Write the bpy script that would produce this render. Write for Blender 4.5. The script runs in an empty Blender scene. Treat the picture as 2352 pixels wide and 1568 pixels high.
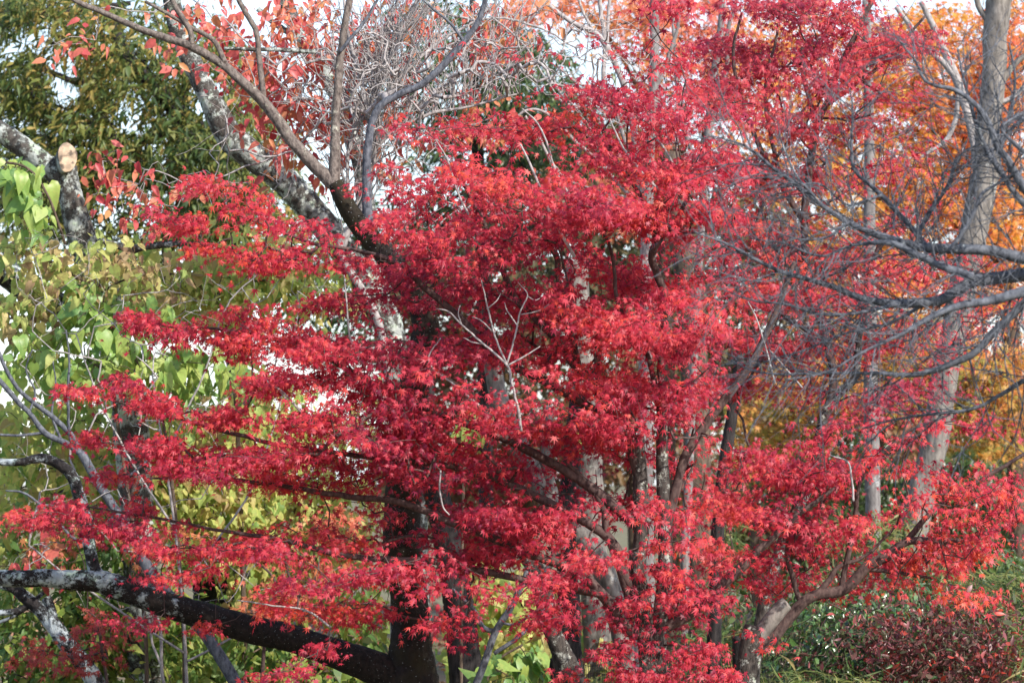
import bpy, math
import numpy as np
from mathutils import Vector

# ------------------------------------------------------------------ camera, world, sun, exposure
S = bpy.context.scene
COL = S.collection
CAM_H, PITCH, FOCAL = 1.6, math.radians(2.45), 112.0
TH = 18.0 / FOCAL
cd = bpy.data.cameras.new('camera'); cam = bpy.data.objects.new('camera', cd); COL.objects.link(cam)
cd.lens = FOCAL; cd.sensor_width = 36; cd.clip_start = 0.1; cd.clip_end = 5000
cam.location = (0, 0, CAM_H); cam.rotation_euler = (math.pi/2 + PITCH, 0, 0)
cd.dof.use_dof = True; cd.dof.focus_distance = 14.0; cd.dof.aperture_fstop = 6.0
S.camera = cam

SUN_DIR = Vector((0.60, -0.62, 0.64)).normalized()       # towards the sun
w = bpy.data.worlds.new("World"); S.world = w; w.use_nodes = True
nt = w.node_tree; bg = nt.nodes['Background']
sky = nt.nodes.new('ShaderNodeTexSky'); sky.sky_type = 'NISHITA'; sky.sun_disc = False
sky.sun_elevation = math.asin(SUN_DIR.z); sky.sun_rotation = math.atan2(SUN_DIR.x, SUN_DIR.y)
sky.air_density = 1.0; sky.dust_density = 1.0
# added bright haze low in the sky, whitens the gaps and lifts ambient light
wc = nt.nodes.new('ShaderNodeTexCoord'); sp = nt.nodes.new('ShaderNodeSeparateXYZ'); nt.links.new(wc.outputs['Generated'], sp.inputs[0])
cn = nt.nodes.new('ShaderNodeTexNoise'); cn.inputs['Scale'].default_value = 3.5; cn.inputs['Detail'].default_value = 5; nt.links.new(wc.outputs['Generated'], cn.inputs['Vector'])
cr = nt.nodes.new('ShaderNodeMapRange'); cr.inputs['From Min'].default_value = 0.55; cr.inputs['From Max'].default_value = 0.05; nt.links.new(sp.outputs['Z'], cr.inputs[0])
cm = nt.nodes.new('ShaderNodeMath'); cm.operation = 'MULTIPLY_ADD'; cm.inputs[1].default_value = 1.2; cm.inputs[2].default_value = -0.15
nt.links.new(cn.outputs[0], cm.inputs[0])
cf = nt.nodes.new('ShaderNodeMath'); cf.operation = 'MULTIPLY'; cf.use_clamp = True; nt.links.new(cr.outputs[0], cf.inputs[0]); nt.links.new(cm.outputs[0], cf.inputs[1])
cx = nt.nodes.new('ShaderNodeMix'); cx.data_type = 'RGBA'; cx.inputs[7].default_value = (4.4, 4.9, 5.8, 1)
nt.links.new(cf.outputs[0], cx.inputs[0]); nt.links.new(sky.outputs[0], cx.inputs[6])
nt.links.new(cx.outputs[2], bg.inputs[0]); bg.inputs[1].default_value = 0.15
sl = bpy.data.lights.new('sun', 'SUN'); so = bpy.data.objects.new('sun', sl); COL.objects.link(so)
sl.energy = 3.7; sl.angle = math.radians(0.5); sl.color = (1.0, 0.94, 0.86)
so.rotation_euler = (-SUN_DIR).to_track_quat('-Z', 'Y').to_euler()
S.view_settings.view_transform = 'Standard'; S.view_settings.look = 'None'
S.view_settings.exposure = 1.0; S.view_settings.gamma = 1.0
S.render.engine = 'CYCLES'
S.cycles.max_bounces = 6; S.cycles.diffuse_bounces = 4; S.cycles.glossy_bounces = 2
S.cycles.use_denoising = True

# ------------------------------------------------------------------ helpers
UP = np.array([0, 0, 1.0])
def P(x, y, d):
    """place a point by picture position (2352 x 1568) and distance along the view"""
    x = np.asarray(x, float); y = np.asarray(y, float); d = np.asarray(d, float)
    sx = (x-1176)/1176*TH*d; sy = (784-y)/1176*TH*d
    c, s = math.cos(PITCH), math.sin(PITCH)
    return np.stack([sx, d*c - sy*s, CAM_H + d*s + sy*c], -1)
def K(d): return d*TH/1176
def nrm(a): return a/np.maximum(np.linalg.norm(a, axis=-1, keepdims=True), 1e-9)

def mesh_obj(name, V, F, mat, parent=None, smooth=True):
    me = bpy.data.meshes.new(name)
    V = np.ascontiguousarray(V, np.float32); F = np.ascontiguousarray(F, np.int32)
    n, k = F.shape
    me.vertices.add(len(V)); me.vertices.foreach_set('co', V.ravel())
    me.loops.add(n*k); me.loops.foreach_set('vertex_index', F.ravel())
    me.polygons.add(n); me.polygons.foreach_set('loop_start', np.arange(0, n*k, k, dtype=np.int32))
    me.polygons.foreach_set('loop_total', np.full(n, k, np.int32))
    me.update(calc_edges=True)
    if smooth: me.polygons.foreach_set('use_smooth', np.ones(n, bool))
    me.materials.append(mat)
    o = bpy.data.objects.new(name, me); COL.objects.link(o)
    if parent is not None:
        o.parent = parent
        o.matrix_parent_inverse.identity()
        o.location = -parent.location
    return o
class MB:
    def __init__(s): s.V = []; s.F = []; s.n = 0
    def add(s, V, F):
        s.V.append(V); s.F.append(F + s.n); s.n += len(V)
    def build(s, name, mat, parent=None, smooth=True):
        if not s.V: return None
        return mesh_obj(name, np.concatenate(s.V), np.concatenate(s.F), mat, parent, smooth)
def thing(name, label, cat, loc, group=None):
    o = bpy.data.objects.new(name, None); COL.objects.link(o)
    o.location = Vector(loc); o.empty_display_size = 0.2
    tag(o, label, cat, group); return o
def tag(o, label, cat, group=None):
    o['label'] = label; o['category'] = cat
    if group: o['group'] = group

def catmull(p, n):
    p = np.asarray(p, float)
    if len(p) < 2: return p
    q = np.vstack([2*p[0]-p[1], p, 2*p[-1]-p[-2]]); out = []
    for i in range(1, len(q)-2):
        t = np.linspace(0, 1, n, endpoint=False)[:, None]
        a, b, c, d = q[i-1], q[i], q[i+1], q[i+2]
        out.append(0.5*((2*b) + (-a+c)*t + (2*a-5*b+4*c-d)*t**2 + (-a+3*b-3*c+d)*t**3))
    out.append(p[-1:]); return np.vstack(out)
def tube(pts, rad, sides=5, rough=0.0, rng=None):
    pts = np.asarray(pts, float); n = len(pts); rad = np.broadcast_to(np.asarray(rad, float), (n,))
    t = nrm(np.gradient(pts, axis=0))
    ref = np.array([0.31, 0.87, 0.38]); 
    a = nrm(np.cross(t, ref)); b = np.cross(t, a)
    th = np.arange(sides)/sides*2*math.pi
    r = rad[:, None]*np.ones(sides)
    if rough and rng is not None:
        L = np.concatenate([[0], np.cumsum(np.linalg.norm(np.diff(pts, axis=0), axis=1))])
        m = np.zeros((n, sides))
        for k in range(1, 6):
            m += rng.normal(0, 1)/k**0.6*np.sin(k*th[None, :] + rng.uniform(0, 6.3) + L[:, None]*rng.uniform(2, 9)*k**0.7)
        m += rng.normal(0, 0.16, (n, sides))
        r = r*(1+rough*m)
    V = pts[:, None, :] + r[..., None]*(np.cos(th)[None, :, None]*a[:, None, :] + np.sin(th)[None, :, None]*b[:, None, :])
    i = np.arange(n-1)[:, None]*sides; j = np.arange(sides)[None, :]; j2 = (j+1) % sides
    F = np.stack([i+j, i+j2, i+sides+j2, i+sides+j], -1).reshape(-1, 4)
    return V.reshape(-1, 3), F
def capped(pts, rad, sides, rough, rng):
    """closed tube: both ends shrink to a point through a flat ring"""
    pts = np.asarray(pts, float); rad = np.asarray(rad, float)
    d0 = nrm(pts[0]-pts[1]); d1 = nrm(pts[-1]-pts[-2])
    p = np.vstack([pts[0]+d0*rad[0]*.15, pts, pts[-1]+d1*rad[-1]*.15])
    return tube(p, np.concatenate([[rad[0]*.05], rad, [rad[-1]*.05]]), sides, rough, rng)

# ------------------------------------------------------------------ materials
def newmat(name):
    m = bpy.data.materials.new(name); m.use_nodes = True
    t = m.node_tree; return m, t, t.nodes, t.links, t.nodes['Principled BSDF']
def ramp(N, cols, pos=None):
    r = N.new('ShaderNodeValToRGB'); e = r.color_ramp.elements
    pos = pos or [i/(len(cols)-1) for i in range(len(cols))]
    while len(e) < len(cols): e.new(0.5)
    for k, (p, c) in enumerate(zip(pos, cols)):
        e[k].position = p; e[k].color = (*c, 1)
    return r
def leaf_mat(name, cols, trans=0.4, rough=0.45, spec=0.5, clump=1.3, wr=0.62, tboost=1.25, wither=None):
    m, t, N, L, pb = newmat(name)
    geo = N.new('ShaderNodeNewGeometry'); tc = N.new('ShaderNodeTexCoord')
    nz = N.new('ShaderNodeTexNoise'); nz.inputs['Scale'].default_value = clump; nz.inputs['Detail'].default_value = 2
    L.new(tc.outputs['Object'], nz.inputs['Vector'])
    a = N.new('ShaderNodeMath'); a.operation = 'MULTIPLY_ADD'; a.inputs[1].default_value = wr; a.inputs[2].default_value = 0.5-wr/2
    L.new(geo.outputs['Random Per Island'], a.inputs[0])
    b = N.new('ShaderNodeMath'); b.operation = 'MULTIPLY_ADD'; b.inputs[1].default_value = 1.5; b.inputs[2].default_value = -0.75
    L.new(nz.outputs[0], b.inputs[0])
    c = N.new('ShaderNodeMath'); c.operation = 'ADD'; c.use_clamp = True
    L.new(a.outputs[0], c.inputs[0]); L.new(b.outputs[0], c.inputs[1])
    r = ramp(N, cols); L.new(c.outputs[0], r.inputs[0])
    # small blotches on the blade
    n2 = N.new('ShaderNodeTexNoise'); n2.inputs['Scale'].default_value = 60; L.new(tc.outputs['Object'], n2.inputs['Vector'])
    mr = N.new('ShaderNodeMapRange'); mr.inputs['To Min'].default_value = 0.75; mr.inputs['To Max'].default_value = 1.25
    L.new(n2.outputs[0], mr.inputs[0])
    mx = N.new('ShaderNodeMix'); mx.data_type = 'RGBA'; mx.blend_type = 'MULTIPLY'; mx.inputs[0].default_value = 1
    L.new(r.outputs[0], mx.inputs[6]); L.new(mr.outputs[0], mx.inputs[7])
    if wither:
        n3 = N.new('ShaderNodeTexNoise'); n3.inputs['Scale'].default_value = 26; n3.inputs['Detail'].default_value = 6; n3.inputs['Roughness'].default_value = 0.7
        L.new(tc.outputs['Object'], n3.inputs['Vector'])
        r3 = ramp(N, [(0, 0, 0), (0.85, 0.85, 0.85)], [0.52, 0.70]); L.new(n3.outputs[0], r3.inputs[0])
        m3 = N.new('ShaderNodeMix'); m3.data_type = 'RGBA'; L.new(r3.outputs[0], m3.inputs[0]); L.new(mx.outputs[2], m3.inputs[6]); m3.inputs[7].default_value = (*wither, 1)
        mx = m3
    L.new(mx.outputs[2], pb.inputs['Base Color'])
    pb.inputs['Roughness'].default_value = rough; pb.inputs['Specular IOR Level'].default_value = spec
    tr = N.new('ShaderNodeBsdfTranslucent'); hs = N.new('ShaderNodeHueSaturation')
    hs.inputs['Value'].default_value = tboost; hs.inputs['Saturation'].default_value = 1.05
    L.new(mx.outputs[2], hs.inputs['Color']); L.new(hs.outputs[0], tr.inputs[0])
    ms = N.new('ShaderNodeMixShader'); ms.inputs[0].default_value = trans
    L.new(pb.outputs[0], ms.inputs[1]); L.new(tr.outputs[0], ms.inputs[2])
    L.new(ms.outputs[0], N['Material Output'].inputs[0]); return m
def bark_mat(name, dark, light, lichen=(0.42, 0.45, 0.42), amount=0.3, scale=9.0, stretch=0.25, bump=0.6, speck=0.0, moss=None, grad=None):
    m, t, N, L, pb = newmat(name)
    tc = N.new('ShaderNodeTexCoord')
    mp = N.new('ShaderNodeMapping'); mp.inputs['Scale'].default_value = (1, 1, stretch); L.new(tc.outputs['Object'], mp.inputs[0])
    n1 = N.new('ShaderNodeTexNoise'); n1.inputs['Scale'].default_value = scale*5; n1.inputs['Detail'].default_value = 6; n1.inputs['Roughness'].default_value = 0.65
    L.new(mp.outputs[0], n1.inputs['Vector'])
    r1 = ramp(N, [dark, light], [0.35, 0.68]); L.new(n1.outputs[0], r1.inputs[0])
    col = r1.outputs[0]
    if moss:
        n4 = N.new('ShaderNodeTexNoise'); n4.inputs['Scale'].default_value = scale*0.6; n4.inputs['Detail'].default_value = 5
        L.new(tc.outputs['Object'], n4.inputs['Vector'])
        r4 = ramp(N, [(0, 0, 0), (0.8, 0.8, 0.8)], [0.45, 0.6]); L.new(n4.outputs[0], r4.inputs[0])
        x4 = N.new('ShaderNodeMix'); x4.data_type = 'RGBA'; L.new(r4.outputs[0], x4.inputs[0]); L.new(col, x4.inputs[6]); x4.inputs[7].default_value = (*moss, 1)
        col = x4.outputs[2]
    n2 = N.new('ShaderNodeTexNoise'); n2.inputs['Scale'].default_value = scale; n2.inputs['Detail'].default_value = 9; n2.inputs['Roughness'].default_value = 0.80
    L.new(tc.outputs['Object'], n2.inputs['Vector'])
    th = 0.72 - 0.34*amount
    r2 = ramp(N, [(0, 0, 0), (1, 1, 1)], [th-0.02, th+0.03])
    if grad:       # the crust thins out along the limb
        sx = N.new('ShaderNodeSeparateXYZ'); L.new(tc.outputs['Object'], sx.inputs[0])
        gm = N.new('ShaderNodeMapRange'); gm.inputs['From Min'].default_value = grad[0]; gm.inputs['From Max'].default_value = grad[1]
        gm.inputs['To Min'].default_value = 0.0; gm.inputs['To Max'].default_value = -grad[2]; L.new(sx.outputs[0], gm.inputs[0])
        ga = N.new('ShaderNodeMath'); L.new(n2.outputs[0], ga.inputs[0]); L.new(gm.outputs[0], ga.inputs[1]); L.new(ga.outputs[0], r2.inputs[0])
    else: L.new(n2.outputs[0], r2.inputs[0])
    lc = N.new('ShaderNodeTexNoise'); lc.inputs['Scale'].default_value = scale*1.7; L.new(tc.outputs['Object'], lc.inputs['Vector'])
    lr = ramp(N, [tuple(0.55*c for c in lichen), lichen, (lichen[0]*0.85, lichen[1]*1.0, lichen[2]*0.75)], [0.3, 0.55, 0.75]); L.new(lc.outputs[0], lr.inputs[0])
    x2 = N.new('ShaderNodeMix'); x2.data_type = 'RGBA'
    L.new(r2.outputs[0], x2.inputs[0]); L.new(col, x2.inputs[6]); L.new(lr.outputs[0], x2.inputs[7])
    col = x2.outputs[2]
    if speck:
        n3 = N.new('ShaderNodeTexVoronoi'); n3.inputs['Scale'].default_value = scale*9; L.new(tc.outputs['Object'], n3.inputs['Vector'])
        r3 = ramp(N, [(1, 1, 1), (0, 0, 0)], [speck, speck+0.04]); L.new(n3.outputs[0], r3.inputs[0])
        x3 = N.new('ShaderNodeMix'); x3.data_type = 'RGBA'; L.new(r3.outputs[0], x3.inputs[0]); L.new(col, x3.inputs[6]); x3.inputs[7].default_value = (*lichen, 1)
        col = x3.outputs[2]
    L.new(col, pb.inputs['Base Color']); pb.inputs['Roughness'].default_value = 0.85; pb.inputs['Specular IOR Level'].default_value = 0.25
    bp = N.new('ShaderNodeBump'); bp.inputs['Strength'].default_value = bump; bp.inputs['Distance'].default_value = 0.012
    ad = N.new('ShaderNodeMath'); ad.operation = 'MULTIPLY_ADD'; ad.inputs[1].default_value = 0.4
    L.new(r2.outputs[0], ad.inputs[0]); L.new(n1.outputs[0], ad.inputs[2]); L.new(ad.outputs[0], bp.inputs['Height'])
    L.new(bp.outputs[0], pb.inputs['Normal']); return m

M = {}
M['red'] = leaf_mat('red maple leaf', [(0.20, 0.014, 0.046), (0.43, 0.027, 0.056), (0.57, 0.050, 0.066), (0.66, 0.092, 0.040)], 0.46, 0.5, 0.5, 1.1)
M['red_far'] = leaf_mat('crimson maple leaf', [(0.22, 0.018, 0.048), (0.40, 0.030, 0.055), (0.52, 0.052, 0.058), (0.60, 0.09, 0.045)], 0.44, 0.5, 0.5, 0.9)
M['red_right'] = leaf_mat('scarlet maple leaf', [(0.22, 0.016, 0.046), (0.42, 0.027, 0.054), (0.56, 0.046, 0.058), (0.66, 0.10, 0.04)], 0.46, 0.5, 0.5, 1.3)
M['red_dull'] = leaf_mat('dull red leaf', [(0.22, 0.03, 0.035), (0.35, 0.05, 0.04), (0.42, 0.10, 0.05)], 0.35, 0.5, 0.4)
M['orange'] = leaf_mat('orange maple leaf', [(0.56, 0.09, 0.06), (0.62, 0.19, 0.05), (0.60, 0.29, 0.05), (0.50, 0.31, 0.06)], 0.42, 0.5, 0.4, 0.7)
M['orange_red'] = leaf_mat('orange red leaf', [(0.58, 0.12, 0.10), (0.62, 0.20, 0.10), (0.62, 0.30, 0.08)], 0.42, 0.5, 0.4, 0.9)
M['gold'] = leaf_mat('golden maple leaf', [(0.13, 0.17, 0.04), (0.34, 0.25, 0.05), (0.54, 0.24, 0.06), (0.56, 0.15, 0.06)], 0.42, 0.5, 0.4, 0.9)
M['cherry_leaf'] = leaf_mat('cherry autumn leaf', [(0.44, 0.05, 0.06), (0.58, 0.12, 0.11), (0.60, 0.19, 0.11), (0.54, 0.27, 0.10)], 0.42, 0.45, 0.5, 1.2, 0.9, wither=(0.34, 0.07, 0.06))
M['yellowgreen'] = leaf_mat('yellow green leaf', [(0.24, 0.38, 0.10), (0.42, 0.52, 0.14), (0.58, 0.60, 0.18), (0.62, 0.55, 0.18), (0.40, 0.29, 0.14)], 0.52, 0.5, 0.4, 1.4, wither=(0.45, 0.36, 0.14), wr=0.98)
M['limegreen'] = leaf_mat('lime green leaf', [(0.14, 0.27, 0.08), (0.24, 0.38, 0.09), (0.40, 0.48, 0.12)], 0.45, 0.42, 0.5, 1.5, wither=(0.42, 0.44, 0.12), wr=0.98)
M['fadedvine'] = leaf_mat('fading vine leaf', [(0.24, 0.36, 0.10), (0.42, 0.50, 0.15), (0.55, 0.54, 0.18), (0.52, 0.40, 0.18), (0.30, 0.19, 0.11)], 0.5, 0.5, 0.4, 1.6, wither=(0.24, 0.14, 0.07), wr=0.98)
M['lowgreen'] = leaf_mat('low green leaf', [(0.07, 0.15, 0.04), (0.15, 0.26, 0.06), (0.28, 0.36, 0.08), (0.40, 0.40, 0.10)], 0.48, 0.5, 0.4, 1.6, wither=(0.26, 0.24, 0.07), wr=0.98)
M['evergreen'] = leaf_mat('evergreen leaf', [(0.03, 0.06, 0.018), (0.08, 0.12, 0.03), (0.18, 0.19, 0.045), (0.34, 0.22, 0.06)], 0.3, 0.5, 0.3, 1.0, 0.8)
M['darkgreen'] = leaf_mat('dark green leaf', [(0.02, 0.045, 0.015), (0.05, 0.09, 0.025), (0.10, 0.15, 0.04)], 0.3, 0.35, 0.6, 1.0)
M['farwood'] = leaf_mat('far wood leaf', [(0.04, 0.06, 0.025), (0.10, 0.09, 0.04), (0.20, 0.12, 0.05), (0.26, 0.07, 0.05)], 0.35, 0.5, 0.4, 0.35, 0.4)
M['shrubred'] = leaf_mat('bronze shrub leaf', [(0.05, 0.11, 0.035), (0.10, 0.06, 0.045), (0.16, 0.05, 0.06), (0.24, 0.07, 0.07), (0.42, 0.05, 0.03)], 0.25, 0.40, 0.45, 3.4, 0.9)
M['shrubgreen'] = leaf_mat('glossy green shrub leaf', [(0.03, 0.07, 0.025), (0.05, 0.13, 0.03), (0.09, 0.19, 0.05), (0.20, 0.19, 0.07)], 0.25, 0.25, 0.9, 2.0, 0.8, wither=(0.16, 0.12, 0.05))
M['bamboo'] = leaf_mat('bamboo grass blade', [(0.04, 0.08, 0.02), (0.07, 0.115, 0.027), (0.155, 0.185, 0.048), (0.30, 0.24, 0.09)], 0.35, 0.4, 0.5, 1.6, 0.8)
M['litter'] = leaf_mat('fallen leaf', [(0.16, 0.09, 0.05), (0.30, 0.17, 0.09), (0.40, 0.24, 0.14), (0.45, 0.12, 0.06)], 0.15, 0.6, 0.3, 1.0, 0.9)

M['maple_bark'] = bark_mat('maple bark', (0.017, 0.014, 0.013), (0.082, 0.070, 0.062), (0.36, 0.37, 0.34), 0.46, 17, 0.3, 0.4)
M['maple_twig'] = bark_mat('maple twig bark', (0.035, 0.02, 0.02), (0.12, 0.08, 0.07), (0.30, 0.28, 0.25), 0.12, 14, 0.5, 0.2)
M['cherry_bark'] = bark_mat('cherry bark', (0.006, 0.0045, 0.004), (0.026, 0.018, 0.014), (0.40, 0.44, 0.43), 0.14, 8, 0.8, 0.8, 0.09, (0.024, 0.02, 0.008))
M['cherry_limb'] = bark_mat('cherry limb bark', (0.055, 0.042, 0.038), (0.22, 0.185, 0.16), (0.42, 0.40, 0.33), 0.35, 12, 0.6, 0.6)  # sunlight put into the colour: upper limbs lightened to tan-grey against the dark trunk
M['lichen_bark'] = bark_mat('lichened bark', (0.025, 0.022, 0.02), (0.105, 0.092, 0.08), (0.40, 0.43, 0.40), 0.66, 10, 0.7, 0.9)
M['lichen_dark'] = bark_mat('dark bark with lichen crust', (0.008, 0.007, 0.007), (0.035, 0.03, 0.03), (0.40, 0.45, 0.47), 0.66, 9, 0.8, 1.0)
M['cherry_low'] = bark_mat('cherry low limb bark', (0.006, 0.0045, 0.004), (0.028, 0.02, 0.016), (0.38, 0.42, 0.41), 0.66, 9, 0.8, 0.9, 0.07, None, (float(P(330, 0, 15.2)[0]), float(P(480, 0, 15.2)[0]), 0.16))
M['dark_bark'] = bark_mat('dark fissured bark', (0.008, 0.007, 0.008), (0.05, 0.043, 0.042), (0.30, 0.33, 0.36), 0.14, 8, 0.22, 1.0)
M['grey_bark'] = bark_mat('grey smooth bark', (0.085, 0.075, 0.068), (0.27, 0.245, 0.22), (0.46, 0.47, 0.45), 0.34, 6, 0.35, 0.5)
M['pale_bark'] = bark_mat('pale bark', (0.10, 0.09, 0.088), (0.24, 0.225, 0.22), (0.40, 0.41, 0.42), 0.35, 8, 0.4, 0.3)
M['pale_twig'] = bark_mat('pale twig bark', (0.19, 0.17, 0.165), (0.42, 0.39, 0.38), (0.50, 0.49, 0.49), 0.2, 14, 0.5, 0.2)
M['blue_bark'] = bark_mat('slate grey bark', (0.036, 0.04, 0.052), (0.155, 0.165, 0.19), (0.34, 0.37, 0.40), 0.28, 12, 0.5, 0.4)
M['brown_bark'] = bark_mat('brown bark', (0.04, 0.028, 0.02), (0.15, 0.11, 0.08), (0.35, 0.36, 0.32), 0.2, 8, 0.3, 0.7)

# ------------------------------------------------------------------ leaf shapes (unit length, stalk at origin, tip along +y, face +z)
def tmpl_maple():
    ang = np.radians([-128, -84, -42, 0, 42, 84, 128]); ln = [0.42, 0.78, 0.95, 1.05, 0.95, 0.78, 0.42]
    nang = np.radians([-165, -106, -63, -21, 21, 63, 106, 165]); nl = [0.10, 0.22, 0.29, 0.33, 0.33, 0.29, 0.22, 0.10]
    v = [(0, 0, 0.0)]
    v += [(math.sin(a)*r, math.cos(a)*r, -0.22*r*r) for a, r in zip(ang, ln)]
    v += [(math.sin(a)*r, math.cos(a)*r, 0.035) for a, r in zip(nang, nl)]
    f = [(0, 8+i, 1+i, 9+i) for i in range(7)]
    return np.array(v), np.array(f)
def tmpl_oval(wd=0.27, droop=0.25):
    ys = [0, 0.25, 0.6, 1.0]; ws = [0.02, wd, wd*0.9, 0.01]
    v = []
    for y, a in zip(ys, ws):
        z = -droop*y*y
        v += [(-a, y, z+0.25*a), (0, y, z), (a, y, z+0.25*a)]
    f = []
    for i in range(3):
        b = 3*i; f += [(b, b+1, b+4, b+3), (b+1, b+2, b+5, b+4)]
    return np.array(v), np.array(f)
def tmpl_heart():
    ys = [-0.10, 0.06, 0.30, 0.60, 1.0]; ws = [0.20, 0.37, 0.40, 0.24, 0.01]; mid = [0.02, 0.06, 0.30, 0.60, 1.0]
    v = []
    for y, a, m_ in zip(ys, ws, mid):
        z = -0.3*max(y, 0)**2
        v += [(-a, y, z+0.22*a - 0.25*a*a), (-a*.5, (y+m_)/2, z+0.14*a), (0, m_, z), (a*.5, (y+m_)/2, z+0.14*a), (a, y, z+0.22*a-0.25*a*a)]
    f = []
    for i in range(4):
        for j in range(4):
            b = 5*i+j; f.append((b, b+1, b+6, b+5))
    return np.array(v), np.array(f)
TM = {'maple': tmpl_maple(), 'oval': tmpl_oval(0.29), 'narrow': tmpl_oval(0.17, 0.35), 'heart': tmpl_heart(), 'shrubleaf': tmpl_oval(0.22, 0.2), 'blade': tmpl_oval(0.05, 0.55)}

def leaf_verts(kind, pos, nor, tip, size, rng):
    tv, tf = TM[kind]; n = len(pos)
    nor = nrm(nor); tip = nrm(tip - nor*np.sum(tip*nor, -1, keepdims=True)); side = np.cross(tip, nor)
    size = np.asarray(size)[:, None, None]
    xw = rng.uniform(0.45, 1.1, (n, 1, 1)); zc = rng.uniform(-0.5, 2.8, (n, 1, 1))
    V = pos[:, None, :] + size*(tv[None, :, 0:1]*xw*side[:, None] + tv[None, :, 1:2]*tip[:, None] + tv[None, :, 2:3]*zc*nor[:, None])
    F = tf[None] + (np.arange(n)*len(tv))[:, None, None]
    return V.reshape(-1, 3), F.reshape(-1, tf.shape[1])
SUNV = np.array(SUN_DIR)
CAMSIDE = nrm(np.array([0.35, -0.9, 0.1]))
def orient(mode, out, rng):
    n = len(out); R = rng.normal(0, 1, (n, 3))
    if mode == 'maple':      # tiers of drooping leaves facing up and outwards to the light
        nor = UP*0.55 + nrm(out*0.45 + CAMSIDE*0.6 + SUNV*0.4 + R*0.35)*0.8 + R*0.28
        tip = out*0.5 + np.array([0, 0, -0.9]) + rng.normal(0, 0.55, (n, 3))
    elif mode == 'hang':
        nor = nrm(out*0.5 + CAMSIDE*0.9) + rng.normal(0, 0.7, (n, 3)) + UP*0.2 + SUNV*0.75
        tip = np.array([0, 0, -1.0]) + rng.normal(0, 0.5, (n, 3)) + out*0.2
    elif mode == 'spread':
        nor = UP*0.7 + out*0.4 + CAMSIDE*0.3 + rng.normal(0, 0.5, (n, 3))
        tip = out*0.7 + np.array([0, 0, -0.45]) + rng.normal(0, 0.5, (n, 3))
    else:
        nor = R; tip = rng.normal(0, 1, (n, 3))
    return nor, tip

# ------------------------------------------------------------------ growing a tree
def grow(nodes0, rad0, root, C, rng, rmin, arch=0.06, back=1.02):
    """join every leaf cluster to the nearest wood already grown; returns tube paths"""
    C = C[np.argsort(np.linalg.norm(C-root, axis=1))]
    cap = len(nodes0) + len(C)*14
    X = np.zeros((cap, 3)); X[:len(nodes0)] = nodes0
    RD = np.linalg.norm(X-root, axis=1); n = len(nodes0)
    par = np.full(cap, -1); paths = []
    for c in C:
        d = np.linalg.norm(X[:n]-c, axis=1)
        dc = np.linalg.norm(c-root)
        d = np.where(RD[:n] > dc*back, d+1.0, d)
        i = int(np.argmin(d)); L = d[i] if d[i] < 1 else np.linalg.norm(X[i]-c)
        k = int(min(12, max(2, L/0.05)))
        t = np.linspace(0, 1, k+1)[1:, None]
        a = X[i]; mid = (a+c)/2 + UP*arch*L + rng.normal(0, 0.06, 3)*L
        q = (1-t)**2*a + 2*t*(1-t)*mid + t*t*c
        if k > 2: q[:-1] += rng.normal(0, 0.006, (k-1, 3))*min(1, L*4)
        if n+k > cap: break
        X[n:n+k] = q; RD[n:n+k] = np.linalg.norm(q-root, axis=1)
        ids = [i]+list(range(n, n+k)); par[n:n+k] = ids[:-1]
        paths.append(ids); n += k
    cnt = np.zeros(n); 
    for p in paths: cnt[p[-1]] += 1
    for j in range(n-1, len(nodes0)-1, -1): cnt[par[j]] += cnt[j]
    r = rmin*np.power(np.maximum(cnt, 1), 0.42); r[:len(nodes0)] = np.minimum(rad0, 0.02)
    mb = MB()
    for p in paths:
        pp = X[p]; rr = r[p].copy(); rr[0] = min(rr[0], rr[1]*1.2)
        V, F = tube(pp, rr, 4 if rr[1] < 0.006 else 6); mb.add(V, F)
    return mb, C

def cells(grid, D, dz, rng, per, stripe=True, keep=None):
    """leaf clusters from a coverage map of 98-px squares (rows of {column: cover 0-9})"""
    out = []
    ph = rng.uniform(0, 6.28, 12)
    for r, row in enumerate(grid):
        for c, v in row.items():
            lam = -math.log(1-min(v, 9.3)/10.0)
            n = rng.poisson(lam*per*(1.45 if c >= 14 and r < 12 else 0.85 if r > 11 else 1.0))
            if not n: continue
            x = (c + rng.uniform(-0.1, 1.1, n*4))*98; y = (r + rng.uniform(-0.1, 1.1, n*4))*98
            tilt = np.interp(x, [200, 1300, 1500, 2300], [0.22, 0.12, -0.05, -0.30])
            q = y - np.tan(tilt)*(x-1300); s = x
            st = np.sin(q/21+ph[0]+2.4*np.sin(s/130+ph[1])+1.6*np.sin(s/47+ph[2])+0.8*np.sin(s/23)) + 0.7*np.sin(q/37+ph[3]+1.9*np.sin(s/240+ph[4]))
            dd = 0.6*np.sin(q/70+s/260+ph[5]) + 0.5*np.sin(q/40-s/190+ph[6])
            if stripe:
                sel = np.argsort(-(st + rng.gumbel(0, 0.7, n*4)))[:n]
            else: sel = np.arange(n)
            out.append(np.stack([x[sel], y[sel], D + dz*(dd[sel]*0.8 + rng.normal(0, 0.35, n))], 1))
    a = np.concatenate(out)
    return a if keep is None else a[keep(a[:, 0], a[:, 1])]
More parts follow.
